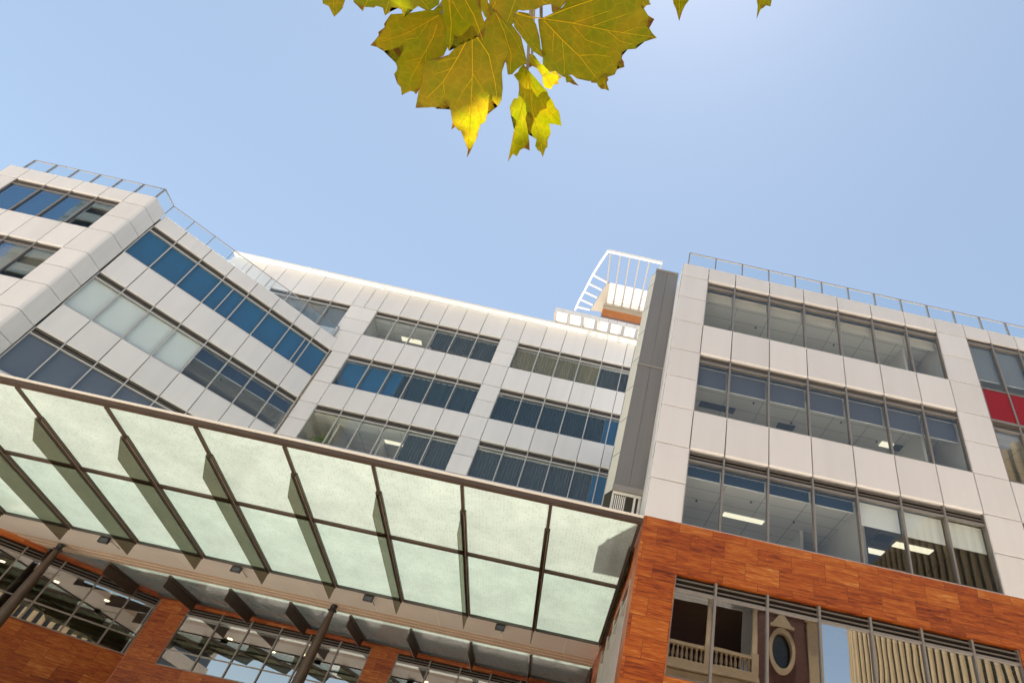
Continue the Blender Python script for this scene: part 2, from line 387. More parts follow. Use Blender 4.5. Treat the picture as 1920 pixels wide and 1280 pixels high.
LEAVES = [
('C',[-0.2095,0.25,0.5738],[0.277,0.961,-0.0],[0.933,-0.269,0.237],[[-49,16],[82,-146],[170,-278],[183,-423],[193,-517],[340,-612],[457,-689],[553,-747],[640,-801],[649,-703],[652,-602],[671,-595],[597,-481],[585,-430],[633,-429],[698,-449],[847,-480],[919,-519],[892,-468],[931,-446],[943,-422],[1047,-415],[1138,-409],[1236,-449],[1145,-369],[1027,-268],[960,-232],[909,-195],[904,-152],[825,-101],[695,-48],[594,-4],[603,11],[688,-5],[762,27],[703,85],[577,135],[415,174],[324,232],[258,283],[150,288],[45,217],[-17,111]],[[[-119,38],[0,0],[370,-106],[797,-270],[1196,-428]],[[11,-4],[206,-201],[398,-410],[549,-651]],[[24,5],[241,96],[516,79],[742,31]],[[418,-128],[527,-256],[631,-358]],[[565,-182],[744,-165],[882,-180]],[[370,-106],[533,-59],[692,-67]],[[290,-294],[314,-458]],[[398,-410],[523,-441]],[[206,-201],[212,-395]],[[693,-227],[861,-395]]]),
('L',[-0.2523,0.2553,0.601],[0.906,0.424,-0.0],[0.3,-0.641,0.706],[[-23,42],[-106,-6],[-267,-157],[-369,-240],[-374,-280],[-379,-356],[-361,-378],[-386,-454],[-368,-477],[-374,-539],[-384,-607],[-331,-583],[-280,-557],[-266,-578],[-210,-513],[-164,-450],[-146,-408],[-136,-452],[-119,-484],[-121,-543],[-125,-612],[-91,-638],[-79,-673],[-84,-714],[-41,-720],[-17,-776],[27,-789],[68,-848],[115,-771],[148,-756],[174,-767],[178,-697],[138,-533],[136,-402],[212,-287],[196,-106],[51,8]],[[[0,0],[-48,-88],[-151,-274],[-319,-506]],[[30,-81],[53,-211],[55,-431],[69,-686]],[[-151,-274],[-269,-303]],[[-48,-88],[-65,-283],[-156,-365]],[[55,-431],[-65,-561]],[[54,-328],[138,-533]]]),
('R',[-0.1407,0.2206,0.5621],[0.962,-0.271,0.0],[-0.253,-0.897,0.364],[[-37,-3],[-39,-96],[-30,-191],[-23,-287],[-28,-373],[39,-442],[96,-434],[136,-469],[177,-493],[216,-479],[254,-475],[300,-510],[350,-508],[408,-538],[495,-531],[504,-494],[548,-480],[602,-483],[643,-496],[670,-454],[669,-390],[694,-376],[722,-404],[740,-437],[736,-394],[718,-367],[726,-341],[715,-314],[776,-297],[852,-296],[866,-261],[936,-244],[989,-232],[1045,-220],[1008,-182],[981,-140],[959,-129],[955,-89],[927,-82],[973,-75],[1028,-73],[974,-40],[943,11],[926,22],[911,63],[902,102],[758,171],[529,168],[293,146],[214,72],[126,37],[38,13]],[[[-237,62],[-119,23],[24,-2],[296,-55],[598,-131],[1013,-211]],[[22,-17],[186,-183],[342,-329],[472,-508]],[[25,3],[223,51],[489,112],[642,141]],[[294,-71],[402,-196],[611,-276]],[[598,-136],[709,-225],[825,-258]],[[472,-87],[628,-47],[781,-17]],[[186,-183],[192,-353],[187,-461]],[[109,-105],[78,-271]],[[343,-319],[488,-322],[606,-344]],[[296,-55],[466,-16],[633,23]],[[725,-160],[879,-124]]]),
('H',[-0.1635,0.2942,0.6024],[0.651,0.759,-0.0],[0.376,-0.322,0.869],[[-36,36],[-92,39],[-96,-32],[-82,-78],[-90,-144],[-12,-149],[45,-197],[99,-262],[72,-299],[108,-388],[174,-424],[255,-399],[304,-481],[362,-573],[420,-685],[476,-789],[459,-677],[504,-662],[487,-580],[502,-529],[559,-498],[499,-438],[439,-388],[353,-331],[296,-305],[262,-239],[306,-222],[376,-236],[406,-304],[432,-344],[486,-369],[529,-356],[566,-416],[618,-423],[648,-407],[709,-422],[659,-339],[665,-310],[613,-269],[581,-180],[505,-127],[555,-72],[617,-17],[495,81],[442,75],[380,102],[314,98],[263,115],[180,85],[89,64],[-9,42]],[[[-123,150],[0,0],[170,-237],[313,-469],[467,-759]],[[22,-12],[229,-155],[455,-281],[677,-402]],[[27,-5],[299,-35],[576,-11]],[[152,-22],[328,73]],[[193,-118],[362,-189]]]),
('M',[-0.2106,0.258,0.6496],[0.364,0.931,-0.0],[0.845,-0.33,0.421],[[84,-190],[12,-89],[-23,9],[76,85],[311,171],[483,154],[592,145],[588,86],[607,12],[643,-55],[628,-102],[495,-74],[449,-176],[380,-222],[243,-225]],[[[0,0],[211,19],[437,7],[611,-65]],[[26,4],[275,97],[503,132]]]),
('N',[-0.1682,0.2296,0.5732],[0.363,-0.932,0.0],[-0.799,-0.312,0.514],[[-1,18],[80,-20],[135,-117],[117,-238],[61,-319],[-15,-393],[-22,-453],[-65,-442],[-84,-341],[-82,-170],[-60,-44]],[[[0,0],[-25,-175],[-51,-434]]]),
('P',[-0.1774,0.3041,0.6735],[0.495,0.869,-0.0],[0.817,-0.465,0.341],[[-20,-30],[24,20],[132,47],[174,91],[270,101],[259,147],[290,182],[329,183],[362,205],[376,149],[418,137],[401,79],[434,30],[384,-29],[324,-24],[257,1],[158,-15],[113,-49],[117,-92]],[[[-6,-13],[188,19],[408,59]]]),
('Q',[-0.096,0.3042,0.6677],[0.997,-0.083,0.0],[-0.073,-0.886,0.459],[[-43,-5],[52,-7],[89,-69],[71,-98],[110,-181],[57,-168],[21,-175],[-19,-150],[-38,-119],[-104,-121],[-125,-69]],[[[2,-13],[71,-166]]]),
('K',[-0.1157,0.2733,0.5783],[-0.921,-0.39,0.0],[-0.371,0.877,0.306],[[24,31],[-24,-12],[-99,28],[-143,45],[-87,69],[-46,77],[-24,96]],[]),
('T',[-0.1567,0.1913,0.5467],[0.517,-0.856,0.0],[-0.852,-0.515,0.096],[[-247,175],[-318,119],[-359,74],[-342,49],[-358,-17],[-360,-89],[-313,-130],[-230,-89],[-169,-109],[-148,-138],[-82,-192],[-45,-223],[29,-257],[74,-297],[33,-340],[45,-360],[102,-376],[222,-387],[331,-349],[330,-185],[113,73],[-128,219]],[[[89,17],[-50,-32],[-342,-78]],[[41,-1],[31,-145],[50,-271]],[[24,2],[-190,86],[-337,80]]]),
('U',[-0.1985,0.1858,0.5123],[0.825,0.565,-0.0],[0.371,-0.542,0.754],[[-36,-147],[26,-218],[81,-271],[151,-362],[209,-454],[235,-456],[277,-482],[263,-400],[226,-355],[259,-350],[282,-312],[290,-235],[282,-188],[379,-216],[438,-227],[373,-110],[290,-56],[184,57],[55,114],[-61,17]],[[[-25,1],[57,-159],[168,-291],[268,-464]],[[7,7],[127,-58],[257,-117],[422,-214]],[[74,-141],[166,-183],[216,-201]]]),
('V',[-0.3456,0.2381,0.585],[0.948,0.319,-0.0],[0.29,-0.862,0.417],[[-73,-124],[-36,-226],[18,-222],[47,-255],[82,-288],[118,-223],[138,-174],[133,-72],[111,37],[-19,61],[-79,-20]],[[[-6,21],[75,-265]]]),
('W',[-0.2833,0.2192,0.5662],[0.229,0.974,-0.0],[0.955,-0.224,0.195],[[64,-346],[147,-369],[194,-339],[231,-318],[198,-287],[214,-208],[202,-185],[223,-132],[288,-132],[262,-74],[218,-64],[236,9],[250,40],[315,44],[244,103],[259,147],[231,205],[283,285],[238,397],[113,448],[-16,405],[-109,41],[-54,-261]],[[[-50,19],[114,-19],[269,-119]],[[-8,27],[164,59],[295,49]],[[-12,-19],[99,-193],[218,-313]],[[-6,49],[114,220],[261,292]]]),
('X',[-0.0275,0.1856,0.6328],[-0.065,-0.998,0.0],[-0.912,0.06,0.406],[[-28,118],[-164,74],[-231,39],[-268,-3],[-361,-54],[-268,-75],[-207,-94],[-162,-121],[-57,-137],[83,-72],[73,70]],[[[43,7],[-333,-50]]]),
('Y',[0.0511,0.1818,0.6741],[0.867,0.498,-0.0],[0.405,-0.705,0.583],[[-85,-72],[33,-164],[112,-219],[179,-311],[157,-218],[171,-183],[180,-150],[222,-128],[166,-41],[99,84],[-48,79]],[[[-39,27],[157,-243]]]),
('Z',[-0.0795,0.2034,0.6651],[-0.078,0.997,0.0],[0.982,0.076,0.175],[[192,-211],[254,-158],[292,-131],[270,-88],[300,-14],[300,41],[301,82],[247,97],[197,153],[257,222],[221,240],[205,284],[179,257],[86,260],[-51,120],[-17,-134]],[[[-22,-5],[277,76]],[[0,0],[230,229]],[[3,-12],[272,-128]]]),
('D',[-0.1936,0.2093,0.5618],[0.187,-0.982,0.0],[-0.8,-0.152,0.581],[[-31,59],[-102,23],[-144,-17],[-173,-82],[-181,-127],[-133,-134],[-98,-136],[-79,-106],[39,-75]],[]),
('S',[-0.2672,0.2621,0.6384],[0.7,0.714,-0.0],[0.616,-0.604,0.506],[[5,-169],[97,-245],[155,-258],[257,-186],[326,-106],[268,80],[93,124],[-17,17],[-13,-95]],[[[31,41],[85,-122],[139,-250]]]),
('B',[-0.2306,0.2799,0.6792],[0.772,0.636,-0.0],[0.63,-0.764,0.141],[[-72,-24],[-93,68],[-15,62],[43,70],[99,36],[133,-4],[109,-64],[45,-77],[108,-177],[206,-272],[257,-254],[265,-160],[270,13],[130,132],[-26,185],[-134,97]],[])]

# ---------------------------------------------------------------- cladding, windows, rooms
GAP = .0135
def cladding(parent, F, rects, openings, depth=.20, mat='panel', name='panel_cladding', tilt=.002):
    """rects: panels (s0,s1,z0,z1); openings: reveals (s0,s1,z0,z1)"""
    mb = MB()
    for (a, b, z0, z1) in rects:
        lip = any(abs(z0-q[3]) < .03 and a > q[0]-.05 and b < q[1]+.05 for q in openings)
        mb.m = 0; mb.panel(F, a+GAP, b-GAP, z0+(.002 if lip else GAP), z1-GAP, -.075, 0, tilt=tilt, cb=.04 if lip else None)
        mb.m = 1; mb.box(F, a, b, z0+(.03 if lip else 0), z1, -.14, -.08)
    mb.m = 0
    for (a, b, z0, z1) in openings:
        mb.box(F, a-.004, b+.004, z1-.002, z1+.009, -depth, -.034)
        mb.box(F, a-.009, a+.001, z0, z1-.003, -depth, -.004)
        mb.box(F, b-.001, b+.009, z0, z1-.003, -depth, -.004)
        mb.box(F, a, b, z0-.009, z0+.001, -depth, -.004)
    return mb.build(name, [M[mat], M['backing']], parent)

def window(parent, F, ms, z0, z1, rec=.07, louv=.26, midrail=None, glass='glass', frame='frame', mw=.055, louvres=2, name='window', extra=(), louv_bottom=None):
    """ms: mullion positions incl. both jambs; z1 head; louvre zone of height louv under it"""
    a, b = ms[0], ms[-1]; zt = z1-louv
    o = -rec
    mb = MB()
    for i, s in enumerate(ms):
        w = mw/2
        s0 = s if i == 0 else s-w
        s1 = s if i == len(ms)-1 else s+w
        if i == 0: s1 = s+w
        if i == len(ms)-1: s0 = s-w
        mb.box(F, s0, s1, z0+.002, z1-.004, o-.12, o+.035)
    for i in range(len(ms)-1):
        s0, s1 = ms[i]+mw/2+.001, ms[i+1]-mw/2-.001
        mb.box(F, s0, s1, zt-.03, zt+.03, o-.11, o+.022)
        mb.box(F, s0, s1, z0+.002, z0+.045, o-.11, o+.018)
        if midrail: mb.box(F, s0, s1, midrail-.022, midrail+.022, o-.10, o+.015)
        for (ei, es, e0, e1) in extra:
            if ei == i: mb.box(F, es-.022, es+.022, e0, e1, o-.10, o+.02)
    w = mb.build(name, M[frame], parent)
    lb = MB()
    if louvres:
        for i in range(len(ms)-1):
            s0, s1 = ms[i]+mw/2+.002, ms[i+1]-mw/2-.002
            for k in range(louvres):
                zz = zt+.03 + (louv-.04)*(k+.75)/(louvres+.5)
                lb.box(F, s0, s1, zz-.013, zz+.013, o-.045, o+.006)
        lb.m = 1
        for i in range(len(ms)-1):
            lb.box(F, ms[i]+mw/2+.002, ms[i+1]-mw/2-.002, zt+.03, z1-.005, o-.13, o-.10)
        lb.build('louvre', [M['louvre'], M['louvre_back']], w)
    g = MB()
    for i in range(len(ms)-1):
        s0, s1 = ms[i]+mw/2-.01, ms[i+1]-mw/2+.01
        t = [rnd.uniform(-.003,.003) for _ in range(4)]; t[3] = t[0]+t[2]-t[1]
        g.face([F.p(s0,z0+.04,o-.03+t[0]),F.p(s1,z0+.04,o-.03+t[1]),F.p(s1,zt-.025,o-.03+t[2]),F.p(s0,zt-.025,o-.03+t[3])])
    g.build('pane', M[glass], w)
    w['_'] = 0; del w['_']
    return w

def blind(win, F, s0, s1, z0, z1, mat, o=-.32, bar=None):
    mb = MB(); mb.box(F, s0+.03, s1-.03, z0, z1, o-.008, o)
    if bar:
        mb.m = 1; mb.box(F, s0+.03, s1-.03, z0-.03, z0-.001, o-.014, o+.006)
    return mb.build('blind', [M[mat], M[bar or 'white']], win)

def curtain(win, F, s0, s1, z0, z1, mat, o=-.36, pitch=.16, amp=.03):
    mb = MB(); n = max(8, int((s1-s0)/pitch*6)); pts = []
    for i in range(n+1):
        s = s0+.02+(s1-s0-.04)*i/n
        pts.append((s, o+amp*math.sin(2*math.pi*(s-s0)/pitch+rnd.uniform(-.3,.3))))
    for i in range(n):
        (a, oa), (b, ob) = pts[i], pts[i+1]
        mb.face([F.p(a,z0,oa),F.p(b,z0,ob),F.p(b,z1,ob),F.p(a,z1,oa)], sm=False)
    return mb.build('curtain', M[mat], win)

def room(parent, F, s0, s1, zf, zc, depth=6.0, wall='room_wall', ceil='ceil', rec=.30, parts=(), lamps=()):
    """box behind the window; ceiling, lights and partitions"""
    o0 = -rec; o1 = -rec-depth
    mb = MB()
    mb.face([F.p(s0,zf,o1),F.p(s1,zf,o1),F.p(s1,zc,o1),F.p(s0,zc,o1)])
    mb.face([F.p(s0,zf,o0),F.p(s0,zf,o1),F.p(s0,zc,o1),F.p(s0,zc,o0)])
    mb.face([F.p(s1,zf,o0),F.p(s1,zf,o1),F.p(s1,zc,o1),F.p(s1,zc,o0)])
    for (ps, d0, d1) in parts:
        mb.box(F, ps-.05, ps+.05, zf, zc-.003, o0-d1, o0-d0)
    mb.m = 1; mb.face([F.p(s0,zf,o0),F.p(s1,zf,o0),F.p(s1,zf,o1),F.p(s0,zf,o1)])
    mb.m = 2; mb.face([F.p(s0,zc,o0),F.p(s1,zc,o0),F.p(s1,zc,o1),F.p(s0,zc,o1)])
    rm = mb.build('office_room', [M[wall], M['carpet'], M[ceil]], parent)
    lamps = list(lamps)
    if ceil == 'ceil' and depth > 5:
        k = max(1, int((s1-s0)/2.6))
        for i in range(k):
            c = s0+(s1-s0)*(i+.5)/k
            lamps.append((c-.6, c+.6, 4.4, 4.75, 'lamp_fill'))  # added fill lamps too deep to be seen, for lighter ceilings
    if ceil == 'ceil':
        n = int((s1-s0)/1.5)
        for i in range(n):
            sp = MB(); c = F.p(s0+.8+1.5*i, zc-.045, o0-(1.15 if i % 2 else 1.75)); sp.lathe(c, [(0,0),(.04,.0),(.02,.03),(.02,.044),(0,.045)], 8)
            sp.build('sprinkler', M['black'], rm)
    for (a, b, d0, d1, mt) in lamps:
        lb = MB(); lb.box(F, a, b, zc-.035, zc-.004, -d1, -d0)
        lb.build('ceiling_light', M[mt], rm)  # visible fittings and the added fill lamps alike
    return rm

def stone_wall(parent, F, rects, name='stone_cladding', o0=-.25, o1=0.0):
    mb = MB()
    for (a, b, z0, z1) in rects: mb.box(F, a, b, z0, z1, o0, o1)
    return mb.build(name, M['stone'], parent)

def grid(xs, zs, skip=()):
    """panel rectangles of a grid, leaving out those whose centre lies in an opening"""
    out = []
    for i in range(len(xs)-1):
        for j in range(len(zs)-1):
            cx, cz = (xs[i]+xs[i+1])/2, (zs[j]+zs[j+1])/2
            if any(a < cx < b and c < cz < d for a, b, c, d in skip): continue
            out.append((xs[i], xs[i+1], zs[j], zs[j+1]))
    return out
def span_panels(ms, z0, z1): return [(ms[i], ms[i+1], z0, z1) for i in range(len(ms)-1)]
def col_panels(a, b, zs): return [(a, b, zs[i], zs[i+1]) for i in range(len(zs)-1)]
def shell(parent, boxes, name='wall', mat='panel'):
    mb = MB()
    for b in boxes: mb.box(W0, *b)
    return mb.build(name, M[mat], parent)

# ================================================================= RIGHT BLOCK (A)
FA = Fr(0, 14.2, 1, 0, 0, -1)
A = empty('office_building', 'right office block with grey panels over an orange stone base', 'building')
am = [2.29, 3.30, 4.57, 5.84, 7.10, 8.36, 9.61, 10.76]
cm = [11.86, 12.80, 13.80, 14.80]
AR = 19.0
H = [16.75, 13.18, 9.55, 5.98]; SL = [14.48, 10.88, 7.28, 3.73]
pj = [7.27, 8.41, 9.55, 10.88, 12.04, 13.18, 14.48, 15.66, 16.76, 17.46]
rects = col_panels(1.325, 2.29, pj) + col_panels(10.76, 11.86, pj)
for k in range(2): rects += span_panels(am, H[k+1], SL[k])
rects += span_panels(am, 16.75, 17.46)
rects += span_panels(cm, 16.80, 17.46) + span_panels(cm, 9.55, 10.87) + col_panels(14.8, 15.9, pj)
rects += grid([15.9, 17.0, 18.0, AR], [7.27, 9.55, 10.88, 13.18, 14.48, 16.76, 17.46])
ops = [(2.29, 10.76, SL[k], H[k]) for k in range(3)]
cladding(A, FA, rects, ops)
stone_wall(A, FA, [(1.325, AR, 5.98, 7.268), (1.325, 2.29, 3.73, 5.98), (10.76, AR, 3.73, 5.98), (1.325, AR, GZ, 3.73)], o0=-.4)
# windows
w1 = window(A, FA, am, SL[0], H[0], louv=.25, louvres=2)
w2 = window(A, FA, am, SL[1], H[1], louv=.27)
w3 = window(A, FA, am, SL[2], H[2], louv=.33, mw=.05)
w4 = window(A, FA, am, SL[3], H[3], louv=.34, glass='glass_low', frame='frame')
for i in range(7):
    a, b = am[i], am[i+1]
    blind(w1, FA, a, b, 16.06, 16.50, 'blind_cream', bar='blind_cream')
    blind(w2, FA, a, b, 12.13, 12.92, 'blind_slate', bar='white')
    if i < 4: blind(w3, FA, a, b, 8.86, 9.20, 'blind_navy', bar='white')
    else: blind(w3, FA, a, b, 8.50 - .05*(i > 4), 9.20, 'blind_white', o=-.26)
room(A, FA, 2.2, 10.85, 13.3, 16.45, parts=[(9.9, .6, 6)], lamps=[])
room(A, FA, 2.2, 10.85, 9.7, 12.86, parts=[(9.95, .6, 6)], lamps=[(2.80, 4.03, 1.97, 2.27, 'lamp_off'), (5.6, 6.2, 2.2, 2.5, 'lamp_off'), (9.16, 9.58, 1.98, 2.24, 'lamp'), (9.62, 10.4, 1.98, 2.3, 'lamp_off')])
room(A, FA, 2.2, 7.33, 6.1, 9.18, parts=[(6.4, 2.2, 5)], lamps=[(3.95, 5.2, 2.40, 2.62, 'lamp')])
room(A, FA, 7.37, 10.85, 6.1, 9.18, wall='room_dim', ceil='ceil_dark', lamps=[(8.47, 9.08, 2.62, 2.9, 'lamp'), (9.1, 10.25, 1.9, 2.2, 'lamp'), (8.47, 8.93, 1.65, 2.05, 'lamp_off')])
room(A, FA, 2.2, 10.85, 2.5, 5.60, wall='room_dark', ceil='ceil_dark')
# curtain wall with red spandrels
wc = window(A, FA, cm, 14.47, 16.80, rec=.05, louv=.20, louvres=1, name='window')
for i in range(3):
    blind(wc, FA, cm[i], cm[i+1], 15.02, 16.56, 'blind_grey', o=-.2, bar='white')
mb = MB()
for i in range(3): mb.box(FA, cm[i]+.03, cm[i+1]-.03, 13.19, 14.44, -.12, -.045)
mb.build('red_panel', M['red'], A)
mb = MB()
for i in range(3): mb.box(FA, cm[i]+.03, cm[i+1]-.03, 13.10, 13.185, -.15, -.02)
for s in cm: mb.box(FA, s-.03, s+.03, 13.10, 14.465, -.16, -.012)
mb.build('spandrel_frame', M['frame'], A)
wd = window(A, FA, cm, 10.88, 13.09, rec=.05, louv=.27, glass='glass_mid')
for i in range(3): blind(wd, FA, cm[i], cm[i+1], 12.3, 12.78, 'blind_cream', o=-.2)
we = window(A, FA, cm, 7.28, 9.54, rec=.05, louv=.27, glass='glass_low')
for z in (13.3, 9.7, 6.1): room(A, FA, 11.86, 14.85, z, z+3.1, ceil='ceil', rec=.28)
# body, roof, return wall
FR = Fr(1.325, 14.2, 0, 1, -1, 0)
cladding(A, FR, col_panels(.065, 1.46, pj), [], name='return_cladding')
stone_wall(A, FR, [(.41, 14.0, 5.98, 7.27), (.41, 1.0, GZ, 5.98), (7.4, 14.0, GZ, 5.98), (1.0, 7.4, GZ, 3.6)], o0=-.2)
wr = window(A, FR, [1.0, 2.6, 4.2, 5.8, 7.4], 3.6, 5.98, rec=.02, louv=.35, glass='glass_base', frame='frame_pale', mw=.12)
room(A, FR, .95, 7.45, 2.5, 5.6, depth=.8, wall='room_dark', ceil='ceil_dark', rec=.24)
shell(A, [(1.4, AR, 17.15, 17.35, -30, -14.27), (AR-.2, AR, GZ, 17.15, -30, -14.3), (1.4, AR, GZ, 17.15, -30.2, -30)], name='roof')
# service riser beside the return wall
mb = MB()
for z0, z1 in ((8.78, 13.41), (13.49, 18.42)):
    mb.panel(Fr(0,15.68,1,0,0,-1), .44, .885, z0, z1, -.06, 0, ch=.005)
    mb.panel(Fr(0,15.68,1,0,0,-1), .891, 1.322, z0, z1, -.06, 0, ch=.005)
rs = mb.build('service_riser', M['duct'], A)
mb = MB()
zz = [8.6, 9.9, 11.2, 12.5, 13.8, 15.1, 16.4, 17.7, 18.38]
plan = [(.445, 15.70), (.255, 16.10), (.272, 17.6), (1.31, 17.6)]
for i in range(len(zz)-1):
    z0, z1 = zz[i]+.012, zz[i+1]-.012
    for j in range(3):
        (xa, ya), (xb, yb) = plan[j], plan[j+1]
        mb.face([(xa,ya,z0),(xb,yb,z0),(xb,yb,z1),(xa,ya,z1)])
mb.m = 1
for j in range(3):
    (xa, ya), (xb, yb) = plan[j], plan[j+1]; k = .02
    mb.face([(xa+k,ya+k,8.6),(xb+k,yb-k*(j>0),8.6),(xb+k,yb-k*(j>0),18.38),(xa+k,ya+k,18.38)])
for z in (8.6, 18.38): mb.face([(p[0], p[1], z) for p in plan]+[(1.31, 15.74, z), (.46, 15.74, z)])
mb.build('riser_cheek', [M['beige'], M['backing']], A)
for bx in ((13.415, 13.485, -15.74, -15.655), (8.60, 8.775, -15.9, -15.63), (18.425, 18.50, -16.2, -15.64)):
    mb = MB(); mb.box(W0, .42, 1.322, *bx); mb.build('trim', M['bronze_lt'], rs)
mb = MB()
for k in range(7): mb.box(W0, .50+k*.055, .53+k*.055, 7.75, 8.52, -15.86, -15.80)
mb.box(W0, .46, .495, 7.7, 8.59, -15.9, -15.78); mb.box(W0, 1.1, 1.16, 7.7, 8.59, -15.9, -15.78); mb.box(W0, 1.24, 1.30, 7.7, 8.59, -15.9, -15.78)
mb.box(W0, .46, 1.3, 8.53, 8.59, -15.77, -15.70)
mb.build('vent_grille', M['white'], A)

# ================================================================= MIDDLE BLOCK (B)
FB = Fr(0, 28.1, 1, 0, 0, -1)
B = empty('office_building', 'middle office block set back behind the glass canopy', 'building')
b0 = [-21.95, -20.7, -19.45, -18.2, -16.97]
b1 = [-15.36, -14.0, -12.77, -11.55, -10.33, -9.03, -7.66]
b2 = [-6.58, -5.22, -3.97, -2.68, -1.38, -.09, .42]
HB = [23.72, 20.13, 16.56, 12.97]; SB = [21.69, 17.97, 14.40]
pz = [7.30, 9.0, 10.7, 12.3, 13.4, 14.40, 15.48, 16.56, 17.97, 19.05, 20.13, 21.69, 22.7, 23.72, 25.50]
rects = col_panels(-16.35, -15.36, pz[:11]) + col_panels(-16.97, -15.36, pz[10:-1]) + col_panels(-7.66, -6.58, pz[:-1]) + col_panels(.42, 1.30, pz[:-1])
rects += col_panels(-25.4, -21.95, [19, 21.69, 23.72])
rects += span_panels([-25.4, -24.3, -23.1]+b0+[-16.2]+b1+b2+[1.30], 23.72, 25.50)
for ms in (b1, b2):
    for k in range(3): rects += span_panels(ms, (HB+[9.4])[k+1], SB[k])
    rects += span_panels(ms, 7.30, 12.96)[:0]
    rects += span_panels(ms, 7.30, 9.4) + span_panels(ms, 9.4, HB[3])
rects = [r for r in rects if not (r[2] == 9.4 and r[3] == 14.40)]
for ms in (b1, b2): rects += span_panels(ms, 12.97, 14.40) if False else []
rects += span_panels(b0, 19.6, 21.69)
opb = [(ms[0], ms[-1], SB[k], HB[k]) for ms in (b1, b2) for k in range(3)] + [(b0[0], b0[-1], SB[0], HB[0])]
cladding(B, FB, rects, opb)
FP = dict(frame='frame_pale', mw=.05, louvres=2, rec=.07, louv=.33)
wb0 = window(B, FB, b0, SB[0], HB[0], **FP)
wb = {}
for j, ms in ((1, b1), (2, b2)):
    for k in range(3): wb[j, k] = window(B, FB, ms, SB[k], HB[k], **FP)
for i in range(4): blind(wb0, FB, b0[i], b0[i+1], 21.7, 23.33, 'blind_grey')
def zt(k): return HB[k]-.35
for i in range(3, 6): curtain(wb[1,0], FB, b1[i], b1[i+1], SB[0]+(.45 if i in (3, 4) else .05), zt(0), 'curt_grey')
for i in range(6): curtain(wb[2,0], FB, b2[i], b2[i+1], SB[0]+.05, zt(0), 'curt_tan' if i < 4 else 'curt_grey')
for i in range(3): blind(wb[1,1], FB, b1[i], b1[i+1]-(.5 if i == 2 else 0), SB[1]+.05, zt(1), 'reflect_blue')  # blue sheets painted for the sky mirrored in these panes
curtain(wb[1,1], FB, -12.05, -11.55, SB[1]+.05, zt(1), 'curt_teal')
for i in range(3, 6): curtain(wb[1,1], FB, b1[i], b1[i+1], SB[1]+.05, zt(1), 'curt_teal', pitch=.34)
for i in range(5): curtain(wb[2,1], FB, b2[i], b2[i+1]-(.3 if i == 4 else 0), SB[1]+(.25 if i in (2, 4) else .05), zt(1), 'curt_teal')
blind(wb[2,1], FB, -.38, .42, SB[1]+.15, zt(1), 'reflect_blue')  # blue sheet in place of mirrored sky
for i in range(4, 6): curtain(wb[1,2], FB, b1[i], b1[i+1], SB[2]+.05, zt(2)-.06, 'curt_grey')
for i in range(5): curtain(wb[2,2], FB, b2[i], b2[i+1]-(.3 if i == 4 else 0), SB[2]+.05, zt(2)-.06, 'curt_grey')
blind(wb[2,2], FB, -.38, .42, SB[2]+.05, zt(2), 'reflect_blue')  # mirrored sky painted as a blue sheet
mb = MB()
for ms in (b1, b2): mb.box(FB, ms[0]+.03, ms[-1]-.03, zt(2)-.05, zt(2)-.01, -.34, -.26)
mb.build('pelmet', M['cream'], B)
room(B, FB, -15.45, -7.6, 20.5, 23.36, parts=[(-11.6, .4, 5)], lamps=[(-13.9, -12.65, 1.48, 1.86, 'lamp'), (-10.05, -9.5, 1.46, 1.77, 'lamp')])
room(B, FB, -6.6, 1.3, 20.5, 23.36)
room(B, FB, -22.0, -16.9, 20.5, 23.36)
room(B, FB, -15.45, -7.6, 16.8, 19.77); room(B, FB, -6.6, 1.3, 16.8, 19.77)
room(B, FB, -15.45, -7.6, 13.2, 16.20, parts=[(-14.15, .6, 3), (-11.9, 1.2, 5)], lamps=[(-11.8, -10.8, 1.48, 1.80, 'lamp')])
room(B, FB, -6.6, 1.3, 13.2, 16.20)
# projecting opal eave
mb = MB()
mb.box(FB, -25.3, 1.28, 25.545, 25.575, .06, .40)
ev = mb.build('eave_sheet', M['opal'], B)
mb = MB()
mb.box(FB, -25.3, 1.28, 25.51, 25.60, .0, .055); mb.box(FB, -25.3, 1.28, 25.52, 25.60, .402, .44)
for k in range(12): mb.box(FB, -25.0+k*2.33, -24.96+k*2.33, 25.50, 25.54, .06, .40)
mb.build('eave_frame', M['white'], ev)
mb = MB(); mb.box(FB, -25.4, 1.3, 25.30, 25.50, -14, -.15); mb.box(FB, -25.4, 1.3, GZ, 25.3, -14.2, -14); mb.box(FB, -25.4, -25.2, 15, 25.3, -14, -.2)
mb.build('roof', M['panel'], B)
# stone base under the canopy
e2 = [-15.2, -13.82, -12.58, -11.34, -10.12, -8.86, -7.59]; e3 = [-6.5, -5.13, -3.85, -2.6, -1.35, -.1, 1.1]
stone_wall(B, FB, [(-16.42, 1.3, 6.06, 7.29), (-16.42, -15.2, 3.92, 6.06), (-7.59, -6.5, 3.92, 6.06), (1.1, 1.3, 3.92, 6.06), (-16.42, 1.3, GZ, 3.92)], o0=-.4)
for ms in (e2, e3):
    window(B, FB, ms, 3.92, 6.06, rec=.05, louv=.28, midrail=4.49, glass='glass_base', frame='frame', mw=.05)
    room(B, FB, ms[0]-.1, ms[-1]+.1, 2.6, 5.72, wall='room_dark', ceil='ceil_dark', rec=.42, lamps=[(ms[0]+1.0+1.7*k, ms[0]+1.16+1.7*k, 2.2+.7*(k % 2), 2.36+.7*(k % 2), 'downlight') for k in range(3)])

